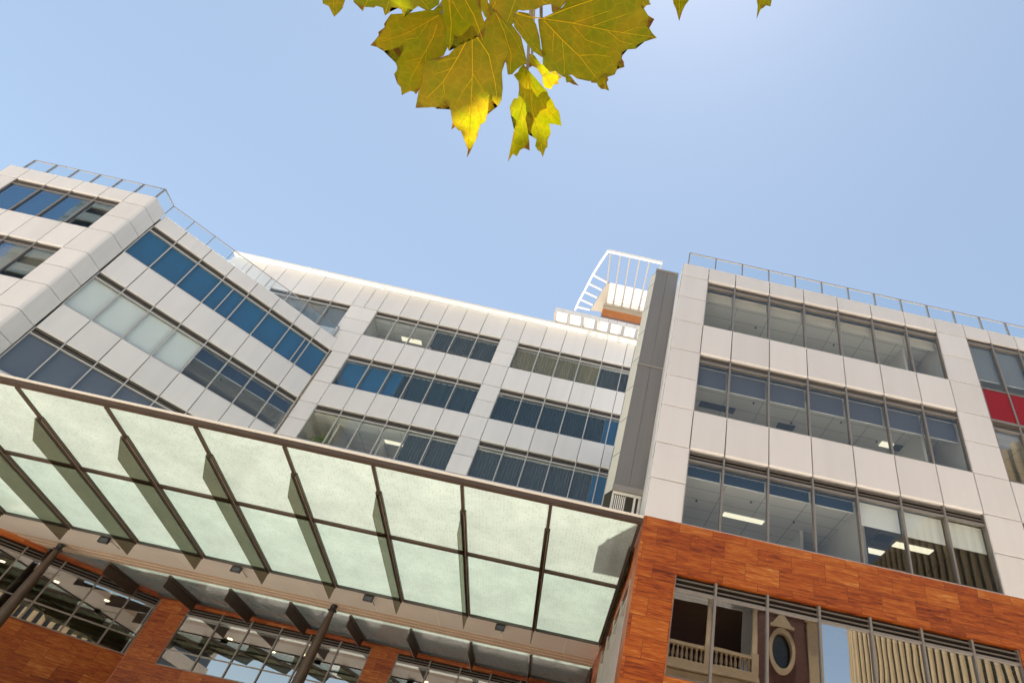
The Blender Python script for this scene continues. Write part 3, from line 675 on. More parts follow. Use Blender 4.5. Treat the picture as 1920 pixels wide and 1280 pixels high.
# ================================================================= LEFT BLOCK (C and D)
q = math.hypot(7.24, 6.86); dx, dy = 7.24/q, 6.86/q
FC = Fr(-23.67, 21.24, dx, dy, dy, -dx)
FD = Fr(0, 20.22, 1, 0, 0, -1)
FV = Fr(-23.69, 20.22, 0, 1, 1, 0)          # short return between D and C
C = empty('office_building', 'left office block with an angled wing and blue glazed top floor', 'building')
cm0 = [.03, 1.15, 2.43, 3.70, 5.02, 6.29, 7.58, 8.83, 9.95]
HC = [20.15, 16.68, 13.22, 9.8]; SC = [18.13, 14.58, 11.1]
rects = span_panels(cm0, 20.15, 20.97)
for k in range(3): rects += span_panels(cm0, HC[k+1], SC[k])
rects += span_panels(cm0, 7.3, 9.8)
cladding(C, FC, rects, [(cm0[0], cm0[-1], SC[k], HC[k]) for k in range(3)], name='angled_cladding')
FPC = dict(frame='frame_pale', mw=.05, louvres=2, rec=.05, louv=.30)
wc1 = window(C, FC, cm0, SC[0], HC[0], extra=[(3, 4.35, 18.17, 19.84), (6, 8.55, 18.17, 19.84)], **FPC)
wc2 = window(C, FC, cm0, SC[1], HC[1], **FPC)
wc3 = window(C, FC, cm0, SC[2], HC[2], **FPC)
for i in range(8):
    a, b = cm0[i], cm0[i+1]
    blind(wc1, FC, a, b, SC[0]+.04, HC[0]-.33, 'reflect_blue', o=-.18)  # blue sheet stands in for the sky reflected by the top row
    if i < 4: blind(wc2, FC, a, b, SC[1]+.06, HC[1]-.34, 'blind_white', o=-.20)
    else: blind(wc2, FC, a, b, HC[1]-.98, HC[1]-.42, 'blind_navy', bar='white', o=-.24)
    blind(wc3, FC, a, b, SC[2]+.05, HC[2]-.34, 'blind_slate', o=-.2)
room(C, FC, 0, 9.9, 15.1, 18.0, depth=2.0); room(C, FC, 0, 9.9, 13.4, 16.36, depth=4.5, lamps=[(7.75, 9.0, 1.35, 1.62, 'lamp_off')], parts=[(5.06, .3, 4)]); room(C, FC, 0, 9.9, 9.9, 12.9, depth=3)
room(C, FC, 0, 9.9, 17.9, 19.83, depth=3)
dm = [-29.86, -28.47, -27.22, -25.96, -24.80]
dz = [7.3, 9.4, 11.1, 12.15, 13.2, 14.6, 15.66, 16.72, 18.14, 19.18, 20.22, 21.03]
rects = span_panels([-30.85]+dm, 20.22, 21.03) + col_panels(-30.85, -29.86, dz[:-1])
HD = [20.22, 16.72, 13.2, 9.4]; SD = [18.14, 14.6, 11.1]
for k in range(3): rects += span_panels(dm, HD[k+1], SD[k])
cladding(C, FD, rects, [(dm[0], dm[-1], SD[k], HD[k]) for k in range(3)])
wd1 = window(C, FD, dm, SD[0], HD[0], frame='frame', mw=.07, rec=.06, louv=.30, glass='glass_blue')
wd2 = window(C, FD, dm, SD[1], HD[1], frame='frame', mw=.07, rec=.06, louv=.30, glass='glass_blue')
wd3 = window(C, FD, dm, SD[2], HD[2], frame='frame', mw=.07, rec=.06, louv=.30)
for i in range(4):
    if i < 3: blind(wd1, FD, dm[i], dm[i+1], SD[0]+.05, HD[0]-.34, 'reflect_blue', o=-.25)  # sky reflection put into blue sheets here too
    blind(wd2, FD, dm[i], dm[i+1], SD[1]+.4+.2*(i % 2), HD[1]-.34, 'blind_cream', o=-.25)
for z in (17.0, 13.4, 9.9): room(C, FD, -29.9, -24.7, z, z+2.9, depth=4)
mb = MB()
prof = [(-24.80+GAP, 20.22), (-23.83, 20.22)]
for k in range(1, 7):
    a = R(15*k); prof.append((-23.83+.14*math.sin(a), 20.36-.14*math.cos(a)))
prof += [(-23.69, 21.225)]
for i in range(len(dz)-1):
    z0, z1 = dz[i]+GAP, dz[i+1]-GAP
    for j in range(len(prof)-1):
        (xa, ya), (xb, yb) = prof[j], prof[j+1]
        sm = 1 <= j <= 6
        mb.face([(xa,ya,z0),(xb,yb,z0),(xb,yb,z1),(xa,ya,z1)], sm=sm)
    for z in (z0, z1): mb.face([(p[0], p[1], z) for p in prof]+[(-23.75, 21.2, z), (-23.75, 20.42, z), (-23.87, 20.29, z), (-24.78, 20.29, z)])
mb.m = 1
mb.box(W0, -24.80, -23.78, 7.3, 21.02, -21.2, -20.30)
mb.build('corner_cladding', [M['panel'], M['backing']], C)
# stone base, angled part
em = [-.0, 1.25, 2.5, 3.75, 5.05, 6.35, 7.65, 8.95, 10.0-.05]
stone_wall(C, FC, [(-.5, 9.98, 6.14, 7.29), (-.5, 0, 4.0, 6.14), (9.95, 9.98, 4.0, 6.14), (-.5, 9.98, GZ, 4.0)], o0=-.4)
window(C, FC, em, 4.0, 6.14, rec=.05, louv=.30, midrail=4.63, glass='glass_base', frame='frame', mw=.05)
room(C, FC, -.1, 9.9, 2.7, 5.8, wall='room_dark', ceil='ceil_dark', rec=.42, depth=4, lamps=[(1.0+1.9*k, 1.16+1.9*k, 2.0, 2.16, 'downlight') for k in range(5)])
stone_wall(C, FD, [(-30.85, -23.69, GZ, 7.29)], o0=-.3)
stone_wall(C, FV, [(.01, .99, GZ, 7.29)], o0=-.3)
mb = MB()
mb.face([(-30.8,20.4,20.8),(-23.9,20.4,20.8),(-23.9,21.4,20.8),(-16.8,28.2,20.8),(-16.8,34,20.8),(-30.8,34,20.8)])
mb.face([(-30.8,20.4,20.72),(-23.9,20.4,20.72),(-23.9,21.4,20.72),(-16.8,28.2,20.72),(-16.8,34,20.72),(-30.8,34,20.72)])
mb.box(W0, -30.85, -30.7, GZ, 20.7, -34, -20.5)
mb.build('roof', M['panel'], C)

# ================================================================= ROOF RAILINGS
def railing(name, label, segs, z0, z1, step, group='glass railings along the rooftops'):
    r = empty(name, label, 'railing', group)
    h = MB()
    for F, a, b in segs: h.box(F, a, b, z1-.02, z1+.012, -.025, .025)
    h.build('handrail', M['frame'], r)
    for F, a, b in segs:
        n = max(1, round((b-a)/step))
        for k in range(n+1):
            s = a+(b-a)*k/n
            if k == n and F is not segs[-1][0]: continue
            p = MB(); p.box(F, s-.018, s+.018, z0, z1-.021, -.05, .03)
            p.build('post', M['frame'], r)
        g = MB()
        for k in range(n):
            s0, s1 = a+(b-a)*k/n+.03, a+(b-a)*(k+1)/n-.03
            g.box(F, s0, s1, z0+.06, z1-.05, -.006, .006)
        g.build('glass_panel', M['glass_rail'], r)
    return r
railing('roof_railing', 'glass railing on the roof of the right block', [(Fr(0,14.28,1,0,0,-1), 1.50, AR-.2)], 17.36, 18.17, 1.02)
railing('roof_railing', 'angled glass railing on the roof of the left block', [(Fr(0,20.30,1,0,0,-1), -30.3, -23.80), (Fr(-23.80,20.30,0,1,1,0), 0, .97), (Fr(-23.77+.06*-dy,21.26+.06*dx,dx,dy,dy,-dx), .0, 9.75)], 20.82, 21.77, 1.06)

# ================================================================= ROOFTOP AWNING AND PERGOLA
aw = empty('rooftop_awning', 'low white translucent awning with grey fascia behind the middle roof edge', 'awning')
mb = MB()
for k in range(7):
    x0 = -5.20+.92*k
    mb.box(W0, x0+.10, min(x0+.82, 1.2), 27.50, 27.53, -29.6, -28.7)
mb.build('opal_panel', M['opal'], aw)
mb = MB()
for k in range(8): mb.box(W0, -5.25+.92*k, -5.12+.92*k, 27.42, 27.56, -29.62, -28.68)
mb.box(W0, -5.25, 1.3, 27.42, 27.56, -29.72, -29.63)
for k in range(3): mb.box(W0, -5.2+2.7*k, -5.08+2.7*k, 25.5, 27.41, -29.72, -29.63)
mb.build('rib', M['rib'], aw)
mb = MB()
for k in range(11): mb.panel(Fr(0,28.66,1,0,0,-1), -5.25+.6*k+.008, -4.65+.6*k-.008, 27.47, 27.84, -.03, 0)
mb.build('fascia', M['panel'], aw)

pg = empty('rooftop_pergola', 'tall white open pergola with slanted side on the roof', 'pergola')
zr = 34.0
def pb(mb, p, q, w=.11, h=.14):
    p = Vector((p[0], p[1], zr)); q = Vector((q[0], q[1], zr)); d = (q-p).normalized(); n = Vector((-d.y, d.x, 0))*w/2
    u = Vector((0,0,h))
    mb.hexa([p-n, q-n, q-n+u, p-n+u, p+n, q+n, q+n+u, p+n+u], [(0,0)]*8)
mb = MB()
pb(mb, (-2.86,28.22), (1.08,28.22), .16, .2)
mb.build('front_beam', M['white'], pg)
xs = [-2.74, -2.02, -1.30, -.58, .14]
for i, x in enumerate(xs):
    mb = MB(); pb(mb, (x, 28.31), (x*.93+.0, 33.4), .09); mb.build('rafter', M['rib'], pg)
mb = MB(); pb(mb, (1.02, 28.31), (1.0, 33.4), .09); mb.build('rafter', M['rib'], pg)
mb = MB()
edge = [(-2.92,28.15),(-3.42,29.55),(-3.85,30.9),(-4.28,32.6),(-4.62,33.8),(-4.85,34.9)]
for i in range(5): pb(mb, edge[i], edge[i+1], .13, .16)
mb.build('side_beam', M['white'], pg)
inner = [(-2.62,31.2),(-2.9,32.1),(-3.2,33.0),(-3.45,33.9),(-3.6,34.5)]
outer = [(-3.80,30.8),(-4.05,31.75),(-4.30,32.7),(-4.55,33.6),(-4.75,34.5)]
for p, q in zip(outer, inner):
    mb = MB(); pb(mb, (p[0]+.06, p[1]), (q[0]-.05, q[1]), .12, .10); mb.build('rung', M['white'], pg)
mb = MB()
for i in range(4):
    a, b = xs[i]*.955+.09, xs[i+1]*.955-.03
    mb.box(W0, a, b, zr+.05, zr+.08, -33.4, -31.2)
mb.box(W0, xs[4]*.955+.09, .95, zr+.05, zr+.08, -33.4, -31.2)
mb.build('opal_panel', M['opal'], pg)
mb = MB()
mb.face([(-2.62,31.2,zr+.005),(-2.42,31.2,zr+.005),(-2.42,34.4,zr+.005),(-3.6,34.5,zr+.005)])
mb.face([(-2.62,31.2,zr+.1),(-2.42,31.2,zr+.1),(-2.42,34.4,zr+.1),(-3.6,34.5,zr+.1)])
mb.box(W0, -2.6, 1.2, zr-.02, zr+.12, -34.6, -33.41); mb.box(W0, -2.62, 1.2, 33.62, 33.979, -33.75, -33.6)
mb.build('soffit', M['rib'], pg)
mb = MB()
for z in (33.35, 33.1, 32.85): mb.tube([(-2.5, 32.4, z), (1.0, 32.4, z)], .02, 6)
mb.build('rail', M['frame'], pg)
mb = MB(); mb.box(W0, -2.62, 1.2, 32.86, 33.61, -33.75, -33.61)
mb.build('orange_wall', M['orange'], pg)
mb = MB(); mb.box(W0, -2.62, 1.2, 32.3, 32.85, -33.75, -33.605)
mb.build('tile_wall', M['tile'], pg)
mb = MB()
for x in (-2.55, 1.1): mb.box(W0, x-.08, x+.08, 25.5, 33.99, -35.0, -34.84)
mb.build('post', M['white'], pg)

# ================================================================= GLASS CANOPY
K = empty('glass_canopy', 'large patterned glass canopy on bronze rafters over the entrance', 'canopy')
ZF, YF, SLP = 7.10, 14.2, .0895
def zg(y): return ZF - SLP*(y-YF)
YG = 22.2
xk = [1.25-2.305*k for k in range(11)]
mb = MB()
mb.box(W0, xk[-1], 1.30, 7.055, 7.165, -14.34, -14.165)
fb = mb.build('front_beam', M['bronze'], K)
mb = MB(); mb.box(W0, xk[-1], 1.30, 7.168, 7.222, -14.36, -14.13); mb.build('cap', M['cap'], fb)
def slab(mb, x0, x1, y0, y1, t0, t1, zf=zg):
    """slab following the slope between offsets t0..t1 from the glass underside; uv in plan metres"""
    mb.hexa([(x0,y0,zf(y0)+t0),(x1,y0,zf(y0)+t0),(x1,y0,zf(y0)+t1),(x0,y0,zf(y0)+t1),(x0,y1,zf(y1)+t0),(x1,y1,zf(y1)+t0),(x1,y1,zf(y1)+t1),(x0,y1,zf(y1)+t1)],
            [(x0,y0),(x1,y0),(x1,y0),(x0,y0),(x0,y1),(x1,y1),(x1,y1),(x0,y1)])
for k, x in enumerate(xk):
    mb = MB()
    slab(mb, x-.042, x+.042, 14.345, 15.52, -.055, .0-.002)
    slab(mb, x-.075, x+.075, 15.52, YG-.05, -.075, -.002)
    slab(mb, x-.030, x+.030, 15.50, YG-.05, -.13, -.076)
    ra = mb.build('rafter', M['bronze'], K)
    mb = MB(); slab(mb, x+.022, x+.040, 15.6, YG-.05, -.082, -.0755); mb.build('edge_strip', M['tan'], ra)
    mb = MB()
    t = .008
    prof = [(15.42, -.131), (15.9, -.50), (YG-.06, -.50), (YG-.06, -.131)]
    vs = [(x-t, y, zg(y)+d) for y, d in prof] + [(x+t, y, zg(y)+d) for y, d in prof]
    b = len(mb.v); mb.v += vs
    for f in ((0,1,2,3),(7,6,5,4),(0,4,5,1),(1,5,6,2),(2,6,7,3),(3,7,4,0)):
        mb.f.append(f); mb.uv.append([(0,0)]*4); mb.mi.append(0); mb.smooth.append(False)
    mb.build('fin', M['fin'], ra)
    # tail between gutter and wall
    mb = MB(); mb.box(W0, x-.045, x+.045, 6.19, 6.285, -27.98, -25.0); ta = mb.build('rear_rafter', M['bronze'], K)
    mb = MB(); mb.box(W0, x-.012, x+.012, 5.86, 6.188, -27.75, -25.0); mb.build('rear_fin', M['bronze'], ta)
mb = MB()
for k in range(10): slab(mb, xk[k+1]+.078, xk[k]-.078, 17.80, 17.92, -.07, -.002)
mb.build('purlin', M['bronze'], K)
for k in range(10):
    for y0, y1, mt in ((14.345, 17.85, 'frit_a'), (17.87, YG-.02, 'frit_b')):
        mb = MB(); slab(mb, xk[k+1]+.008, xk[k]-.008, y0, y1, 0, .02); mb.build('glass_panel', M[mt], K)
    mb = MB(); mb.box(W0, xk[k+1]+.008, xk[k]-.008, 6.29, 6.31, -28.02, -25.0); mb.build('glass_panel', M['frit_b'], K)
    mb = MB(); mb.box(W0, xk[k+1]+.05, xk[k]-.05, 6.20, 6.286, -28.05, -27.93); mb.build('wall_rail', M['frame_dark'], K)
mb = MB()
for k in range(10): mb.box(W0, xk[k+1]+.078, xk[k]-.078, zg(YG)-.085, zg(YG)-.004, -YG+.03, -YG+.12)
mb.build('end_rail', M['frame_dark'], K)
# gutter box: cream soffit panels, stepped tan trim behind
mb = MB()
js = [1.27] + [1.25-1.152-2.305*k for k in range(10)] + [xk[-1]]
for i in range(len(js)-1):
    a, b = js[i+1]+.006, js[i]-.006
    mb.box(W0, a, b, 6.34, 6.43, -24.08, -YG)
gb = mb.build('gutter_box', M['cream'], K)
mb = MB()
for y0, y1, z in ((24.09, 24.36, 6.335), (24.37, 24.66, 6.32), (24.67, 24.98, 6.305)):
    for i in range(len(js)-1): mb.box(W0, js[i+1]+.004, js[i]-.004, z, z+.09, -y1, -y0)
mb.build('gutter_trim', M['tan'], gb)
# columns: tapered, under the gutter
for x, y in ((-18.6, 24.2), (-8.45, 24.3)):
    mb = MB(); mb.lathe((x, y, GZ), [(.0,0),(.15,0),(.20,1.6),(.215,3.4),(.19,5.6),(.14,7.1),(.095,7.66),(.095,7.69),(.0,7.69)], 20)
    c = mb.build('column', M['bronze'], K)
    mb = MB()
    mb.lathe((x, y, GZ+7.69), [(.0,0),(.17,0),(.17,.03),(.06,.05),(.05,.13),(.12,.17),(.12,.21),(0,.21)], 14)
    mb.box(Fr(x, y, 1, 0, 0, -1), -.12, .12, GZ+7.74, GZ+7.89, -.02, .02)
    mb.build('bracket', M['black'], c)

# floodlights hung on the gutter joints
FLB = ['second joint left of the left canopy column', 'left', '', '']
fl_lab = ['floodlight on the gutter joint closest to the orange stone corner',
          'floodlight on the gutter just right of the right canopy column',
          'floodlight on the gutter midway between the two canopy columns',
          'floodlight on the gutter just right of the left canopy column']
for i, x in enumerate((-2.205, -6.815, -11.425, -16.035)):
    f = empty('floodlight', fl_lab[i], 'floodlight', 'floodlights along the canopy gutter')
    f.location = (x, YG+.33, 6.22); f.scale = (.88,.88,.88)
    FF = Fr(0, 0, 1, 0, 0, -1)
    mb = MB()
    c = [(-.16,-.24,-.07),(.16,-.24,-.07),(.16,-.27,.09),(-.16,-.27,.09),(-.13,-.14,-.04),(.13,-.14,-.04),(.13,-.17,.07),(-.13,-.17,.07)]
    mb.hexa(c, [(0,0)]*8)
    for (a, b2, z0, z1) in ((-.18,.18,-.095,-.071),(-.18,.18,.091,.115),(-.18,-.161,-.07,.09),(.161,.18,-.07,.09)):
        mb.box(FF, a, b2, z0, z1, .15, .285)
    mb.build('housing', M['black'], f)
    mb = MB(); mb.face([(-.15,-.262,-.06),(.15,-.262,-.06),(.15,-.274,.08),(-.15,-.274,.08)]); mb.build('lens', M['lamp_off'], f)
    mb = MB(); mb.box(FF, -.02, .02, -.02, .135, .10, .14); mb.build('bracket', M['black'], f)
    mb = MB(); mb.tube([(.0,-.12,.05),(.03,.05,.06),(.02,.15,.13),(.0,.9,.125)], .010, 6); mb.build('cable', M['black'], f)

# plant behind the lower left window of the middle block
pt = empty('potted_plant', 'leafy indoor plant behind the lowest window of the middle block', 'plant')
pt.location = (-14.55, 28.95, 13.2)
mb = MB(); mb.lathe((0,0,.9), [(.0,0),(.16,0),(.22,.42),(.19,.42),(.0,.40)], 14); mb.box(W0, -.4, .4, .0, .89, -.3, .3); mb.build('pot', M['white'], pt)
mb = MB()
r2 = random.Random(3)
for k in range(120):
    a = r2.uniform(0, 6.28); e = r2.uniform(-.1, 1.4); L0 = r2.uniform(.25, .75)
    c = Vector((math.cos(a)*math.cos(e)*L0*.8, math.sin(a)*math.cos(e)*L0*.6, 1.4+math.sin(e)*L0))
    d = Vector((math.cos(a), math.sin(a), r2.uniform(-.5,.5))).normalized()*r2.uniform(.10,.2); n = d.cross(Vector((0,0,1))).normalized()*.05
    mb.face([c-d, c+n, c+d, c-n])
mb.build('foliage', M['plant'], pt)

# small things on the sill line of the lowest grey storey of the right block
ch = empty('office_chair', 'grey office chair back showing above the orange stone in the right block window', 'chair')
ch.location = (6.92, 15.05, 6.1)
mb = MB()
nn_ = 10
for i in range(nn_):
    a0, a1 = R(-40+80*i/nn_), R(-40+80*(i+1)/nn_)
    f = lambda a, r: (r*math.sin(a), .18-r*math.cos(a)+.25)
    mb.hexa([(*f(a0,.40),1.12),(*f(a1,.40),1.12),(*f(a1,.40),1.66),(*f(a0,.40),1.66),(*f(a0,.36),1.12),(*f(a1,.36),1.12),(*f(a1,.36),1.64),(*f(a0,.36),1.64)], [(0,0)]*8)
mb.build('backrest', M['blind_slate'], ch)
mb = MB(); mb.lathe((0,.3,.98), [(0,0),(.24,0),(.26,.04),(.24,.08),(0,.09)], 16); mb.build('seat', M['blind_slate'], ch)
mb = MB(); mb.tube([(0,.3,.08),(0,.3,.98)], .03, 8)
for k in range(5): mb.tube([(0,.3,.1),(.28*math.cos(1.257*k),.3+.28*math.sin(1.257*k),.03)], .018, 6)
mb.tube([(0,.3,.95),(0,.0,1.0),(0,.02,1.2)], .02, 6)
mb.build('base', M['black'], ch)
bx = empty('paper_box', 'cream paper box on the sill of the striped window above the orange stone', 'box')
bx.location = (8.2, 14.78, 7.29)
mb = MB(); mb.box(Fr(0,0,1,0,0,-1), -.2, .2, 0, .2, -.12, .12); mb.build('body', M['cream'], bx)
mb = MB(); mb.box(Fr(0,0,1,0,0,-1), -.21, .21, .202, .25, -.13, .13); mb.build('lid', M['beige'], bx)

# ================================================================= ACROSS THE STREET (seen mirrored in the windows)
HB_ = empty('heritage_building', 'red brick building with stone balustrade mirrored in the lowest right windows', 'building')
FH = Fr(0, -9.0, 1, 0, 0, 1)
mb = MB()
ov = (12.85, 12.5, .62, 1.0)
# brick wall pieces round the loggia (5..11.3, 10.9..15.2) and the oval
for (a, b, z0, z1) in ((-6, 5.0, GZ, 17.2), (5.0, 11.35, 15.4, 17.2), (11.35, 14.5, 14.3, 17.2), (11.35, 14.5, GZ, 10.7), (5.0, 11.35, GZ, 9.3)):
    mb.box(FH, a, b, z0, z1, -.5, 0)
nn = 28
ring = [(ov[0]+ov[2]*math.cos(2*math.pi*k/nn), ov[1]+ov[3]*math.sin(2*math.pi*k/nn)) for k in range(nn)]
def sq(t):
    c, s = math.cos(t), math.sin(t); m = max(abs(c)/1.575, abs(s)/1.8); return (12.925+c/m, 12.5+s/m)
for k in range(nn):
    t0, t1 = 2*math.pi*k/nn, 2*math.pi*(k+1)/nn
    a, b = ring[k], ring[(k+1) % nn]; c, d = sq(t1), sq(t0)
    mb.face([FH.p(*a), FH.p(*d), FH.p(*c), FH.p(*b)], [a, d, c, b])
mb.box(FH, 5.0, 11.35, 9.3, 15.4, -3.2, -3.0)
mb.build('brick_wall', M['brick'], HB_)
mb = MB()
for k in range(nn):
    a, b = ring[k], ring[(k+1) % nn]
    f = lambda p, s: (ov[0]+(p[0]-ov[0])*s, ov[1]+(p[1]-ov[1])*s)
    mb.hexa([FH.p(*f(a,1),.1),FH.p(*f(a,1.32),.1),FH.p(*f(b,1.32),.1),FH.p(*f(b,1),.1),FH.p(*f(a,1),-.3),FH.p(*f(a,1.32),-.1),FH.p(*f(b,1.32),-.1),FH.p(*f(b,1),-.3)],[(0,0)]*8)
mb.face([FH.p(12.2,14.0,.12),FH.p(13.5,14.0,.12),FH.p(12.85,14.75,.12)]); mb.box(FH, 12.1, 13.6, 13.82, 13.98, 0, .2)
mb.build('oval_surround', M['sandstone'], HB_)
mb = MB(); mb.box(FH, 12, 13.8, 11.3, 13.7, -.45, -.35); mb.box(FH, -6, 15.2, 17.0, 17.2, -20, -.5)
mb.box(FH, -6, -5.8, GZ, 17, -20, -.5); mb.box(FH, 15.0, 15.2, GZ, 17, -20, -.5)
mb.build('dark_recess', M['dark_glass'], HB_)
mb = MB()
mb.box(FH, 4.6, 11.5, 10.62, 10.86, -.4, .25); mb.box(FH, 4.6, 11.5, 10.35, 10.6, -.4, .38); mb.box(FH, 4.6, 11.5, 9.3, 10.3, -.4, .1)
mb.box(FH, 4.6, 11.5, 11.62, 11.80, -.15, .18)
bal = [(.05,0),(.11,.0),(.11,.06),(.06,.09),(.11,.28),(.10,.36),(.055,.58),(.05,.66),(.09,.70),(.09,.76)]
x = 4.75
while x < 11.3:
    if min(abs(x-5.7), abs(x-8.53), abs(x-11.33)) > .24: mb.lathe((x, -9.0, 10.86), bal, 10)
    x += .285
for px in (5.7, 8.53, 11.33):
    mb.box(FH, px-.2, px+.2, 10.86, 11.95, -.2, .22); mb.lathe((px, -9.05, 11.95), [(.2,0),(.17,.1),(.15,1.6),(.14,3.0),(.22,3.2),(.22,3.45)], 14)
mb.box(FH, 14.45, 15.2, GZ, 14.5, -.4, .15); mb.box(FH, 14.3, 15.45, 14.5, 14.75, -.4, .3); mb.box(FH, 14.2, 15.6, 14.76, 15.0, -.4, .42); mb.box(FH, 14.45, 15.2, 15.0, 17.2, -.4, .15)
mb.box(FH, -6.2, 15.5, 17.2, 17.6, -.6, .35)
mb.build('stone_trim', M['sandstone'], HB_)

TW = empty('office_tower', 'curved sand coloured tower with vertical fins mirrored in the right windows', 'tower')
HT = 40.0
path = [(40.0, -8.0), (40.0, -56.0)]
for k in range(1, 9):
    a = R(11.25*k); path.append((40+9*(1-math.cos(a)), -56-9*math.sin(a)))
path.append((62, -65)); path.append((62, -8))
mb = MB()
for i in range(len(path)-1):
    (xa, ya), (xb, yb) = path[i], path[i+1]; mb.face([(xa,ya,GZ),(xb,yb,GZ),(xb,yb,HT-.3),(xa,ya,HT-.3)])
mb.face([(p[0],p[1],HT-.3) for p in path])
mb.build('dark_glazing', M['dark_glass'], TW)
mb = MB()
def fin(x, y, nx, ny, tx, ty, w=.28, d=.25):
    c = [(x-tx*w, y-ty*w), (x+tx*w, y+ty*w), (x+tx*w+nx*d, y+ty*w+ny*d), (x-tx*w+nx*d, y-ty*w+ny*d)]
    mb.hexa([(*c[0],GZ),(*c[1],GZ),(*c[2],GZ),(*c[3],GZ),(*c[0],HT),(*c[1],HT),(*c[2],HT),(*c[3],HT)], [(0,0)]*8)
y = -9.0
while y > -56: fin(40, y, -1, 0, 0, 1); y -= 1.42
for k in range(1, 16):
    a = R(5.8*k); fin(40+9*(1-math.cos(a)), -56-9*math.sin(a), -math.cos(a), -math.sin(a), -math.sin(a), math.cos(a), .28)
mb.build('vertical_fin', M['tower'], TW)

BT = empty('office_tower', 'banded office tower mirrored in the far left windows', 'tower')
mb = MB(); mb.box(W0, -97.7, -60.3, GZ, 74.5, 34.9, 70); mb.build('glazing', M['dark_glass'], BT)
mb = MB()
for k in range(22): mb.box(W0, -98, -60, GZ+1+3.5*k, GZ+2.8+3.5*k, 34.5, 70.3)
mb.box(W0, -98, -96.4, GZ, 76, 34.6, 36); mb.build('spandrel_band', M['pale_stone'], BT)

# ================================================================= GROUND
def sheet(name, x0, x1, y0, y1, z, mat):
    mb = MB(); mb.face([(x0,y0,z),(x1,y0,z),(x1,y1,z),(x0,y1,z)]); o = mb.build(name, M[mat]); return struct(o)
sheet('ground', -2500, 2500, -2500, 2500, GZ, 'paving')
sheet('road', -300, 300, -6.6, -.8, GZ+.004, 'asphalt')
mb = MB(); mb.box(W0, -300, 300, GZ, GZ+.13, .8-.15, .8); struct(mb.build('kerb', M['pale_stone']))

# ================================================================= PLANE TREE
LS = 1.5
T = empty('plane_tree', 'plane tree branch with yellow green leaves hanging at the top', 'tree')
T.location = (0, 0, 0)
def leaf_obj(name, outline, veins, origin, ax, ay, parent, curl=.5, seed=0):
    r = random.Random(seed)
    ax = Vector(ax).normalized(); ay = Vector(ay).normalized(); nz = ax.cross(ay)
    bm = bmesh.new()
    vs = [bm.verts.new((p[0], p[1], 0)) for p in outline]
    f = bm.faces.new(vs)
    bmesh.ops.triangulate(bm, faces=[f])
    bnd = set(v.co.to_tuple(6) for v in bm.verts)
    for _ in range(3):
        bmesh.ops.subdivide_edges(bm, edges=[e for e in bm.edges if e.calc_length() > .016], cuts=1, use_grid_fill=True)
        bmesh.ops.triangulate(bm, faces=bm.faces[:])
    bm.normal_update()
    xs = [v.co.x for v in bm.verts]; ys = [v.co.y for v in bm.verts]
    w = max(max(xs)-min(xs), max(ys)-min(ys), .01); ph = r.uniform(0, 6)
    def h(x, y):
        rr = math.hypot(x, y)/w
        return w*(curl*-.16*rr*rr + .022*math.sin(9*x/w+ph) + .018*math.sin(8*y/w+2*ph))
    edge = {}
    for v in bm.verts:
        edge[v.index] = 0
    bm.verts.index_update()
    ev = [1.0 if v.is_boundary else 0.0 for v in bm.verts]
    for v in bm.verts: v.co.z = h(v.co.x, v.co.y)
    me = bpy.data.meshes.new(name); bm.to_mesh(me); bm.free()
    at = me.attributes.new('edge', 'FLOAT', 'POINT'); at.data.foreach_set('value', ev)
    for p in me.polygons: p.use_smooth = True
    me.materials.append(M['leaf'])
    o = bpy.data.objects.new(name, me); COL.objects.link(o); o.parent = parent
    o.matrix_local = Matrix(((ax.x, ay.x, nz.x, origin[0]), (ax.y, ay.y, nz.y, origin[1]), (ax.z, ay.z, nz.z, origin[2]), (0,0,0,1)))
    if veins:
        mb = MB()
        for i, vl in enumerate(veins):
            pts = []
            for j in range(len(vl)-1):
                for q in range(4):
                    t = q/4; pts.append((vl[j][0]*(1-t)+vl[j+1][0]*t, vl[j][1]*(1-t)+vl[j+1][1]*t))
            pts.append(vl[-1]); n = len(pts)
            main = len(vl) > 3
            r0 = .0011 if main else .0005
            mb.tube([(p[0], p[1], h(*p)+.0004) for p in pts], [max(r0*(1-.75*k/n), .0003) for k in range(n)], 5, cap=False)
        v = mb.build('vein', M['vein'], o)
    return o
def sc(l): return [(p[0]*1e-4*LS, p[1]*1e-4*LS) for p in l]
for i, (nm, O, ax, ay, ol, vs) in enumerate(LEAVES):
    leaf_obj('leaf', sc(ol), [sc(v) for v in vs], [c*LS for c in O], ax, ay, T, curl=.12, seed=i)
# the twig the near leaves hang from, the limb above and the trunk behind the eye
def Pt(nm): 
    for l in LEAVES:
        if l[0] == nm: return Vector(l[1])*LS
twig = MB()
hub = Pt('U')+Vector((.06,-.10,.16))
def petiole(a, b, r=.0022):
    a, b = Vector(a), Vector(b); m = (a+b)/2+Vector((0,0,-.01)); twig.tube([a, m, b], [r*1.6, r*1.1, r], 7)
for nm in ('C','L','R','H','M','T','U','W','S','V','Z','X','Y','P','N'):
    petiole(hub+(Pt(nm)-hub)*.15+Vector((0,0,.01)), Pt(nm)+Vector((0,0,.003)))
limb = [Vector((.55,-1.5,.9)), Vector((.5,-1.25,1.5)), Vector((.35,-.75,1.75)), Vector((.12,-.25,1.62)), Vector((-.1,.06,1.30)), hub]
twig.build('twig', M['bark'], T)
mb = MB(); mb.tube(limb, [.055,.045,.034,.022,.012,.006], 10); mb.build('branch', M['bark'], T)
mb = MB(); mb.tube([(.55,-1.5,GZ),(.56,-1.5,GZ+.3),(.55,-1.52,.2),(.55,-1.5,.95),(.5,-1.6,2.2),(.6,-1.8,4.2)], [.24,.17,.15,.135,.11,.05], 14); mb.build('trunk', M['bark'], T)
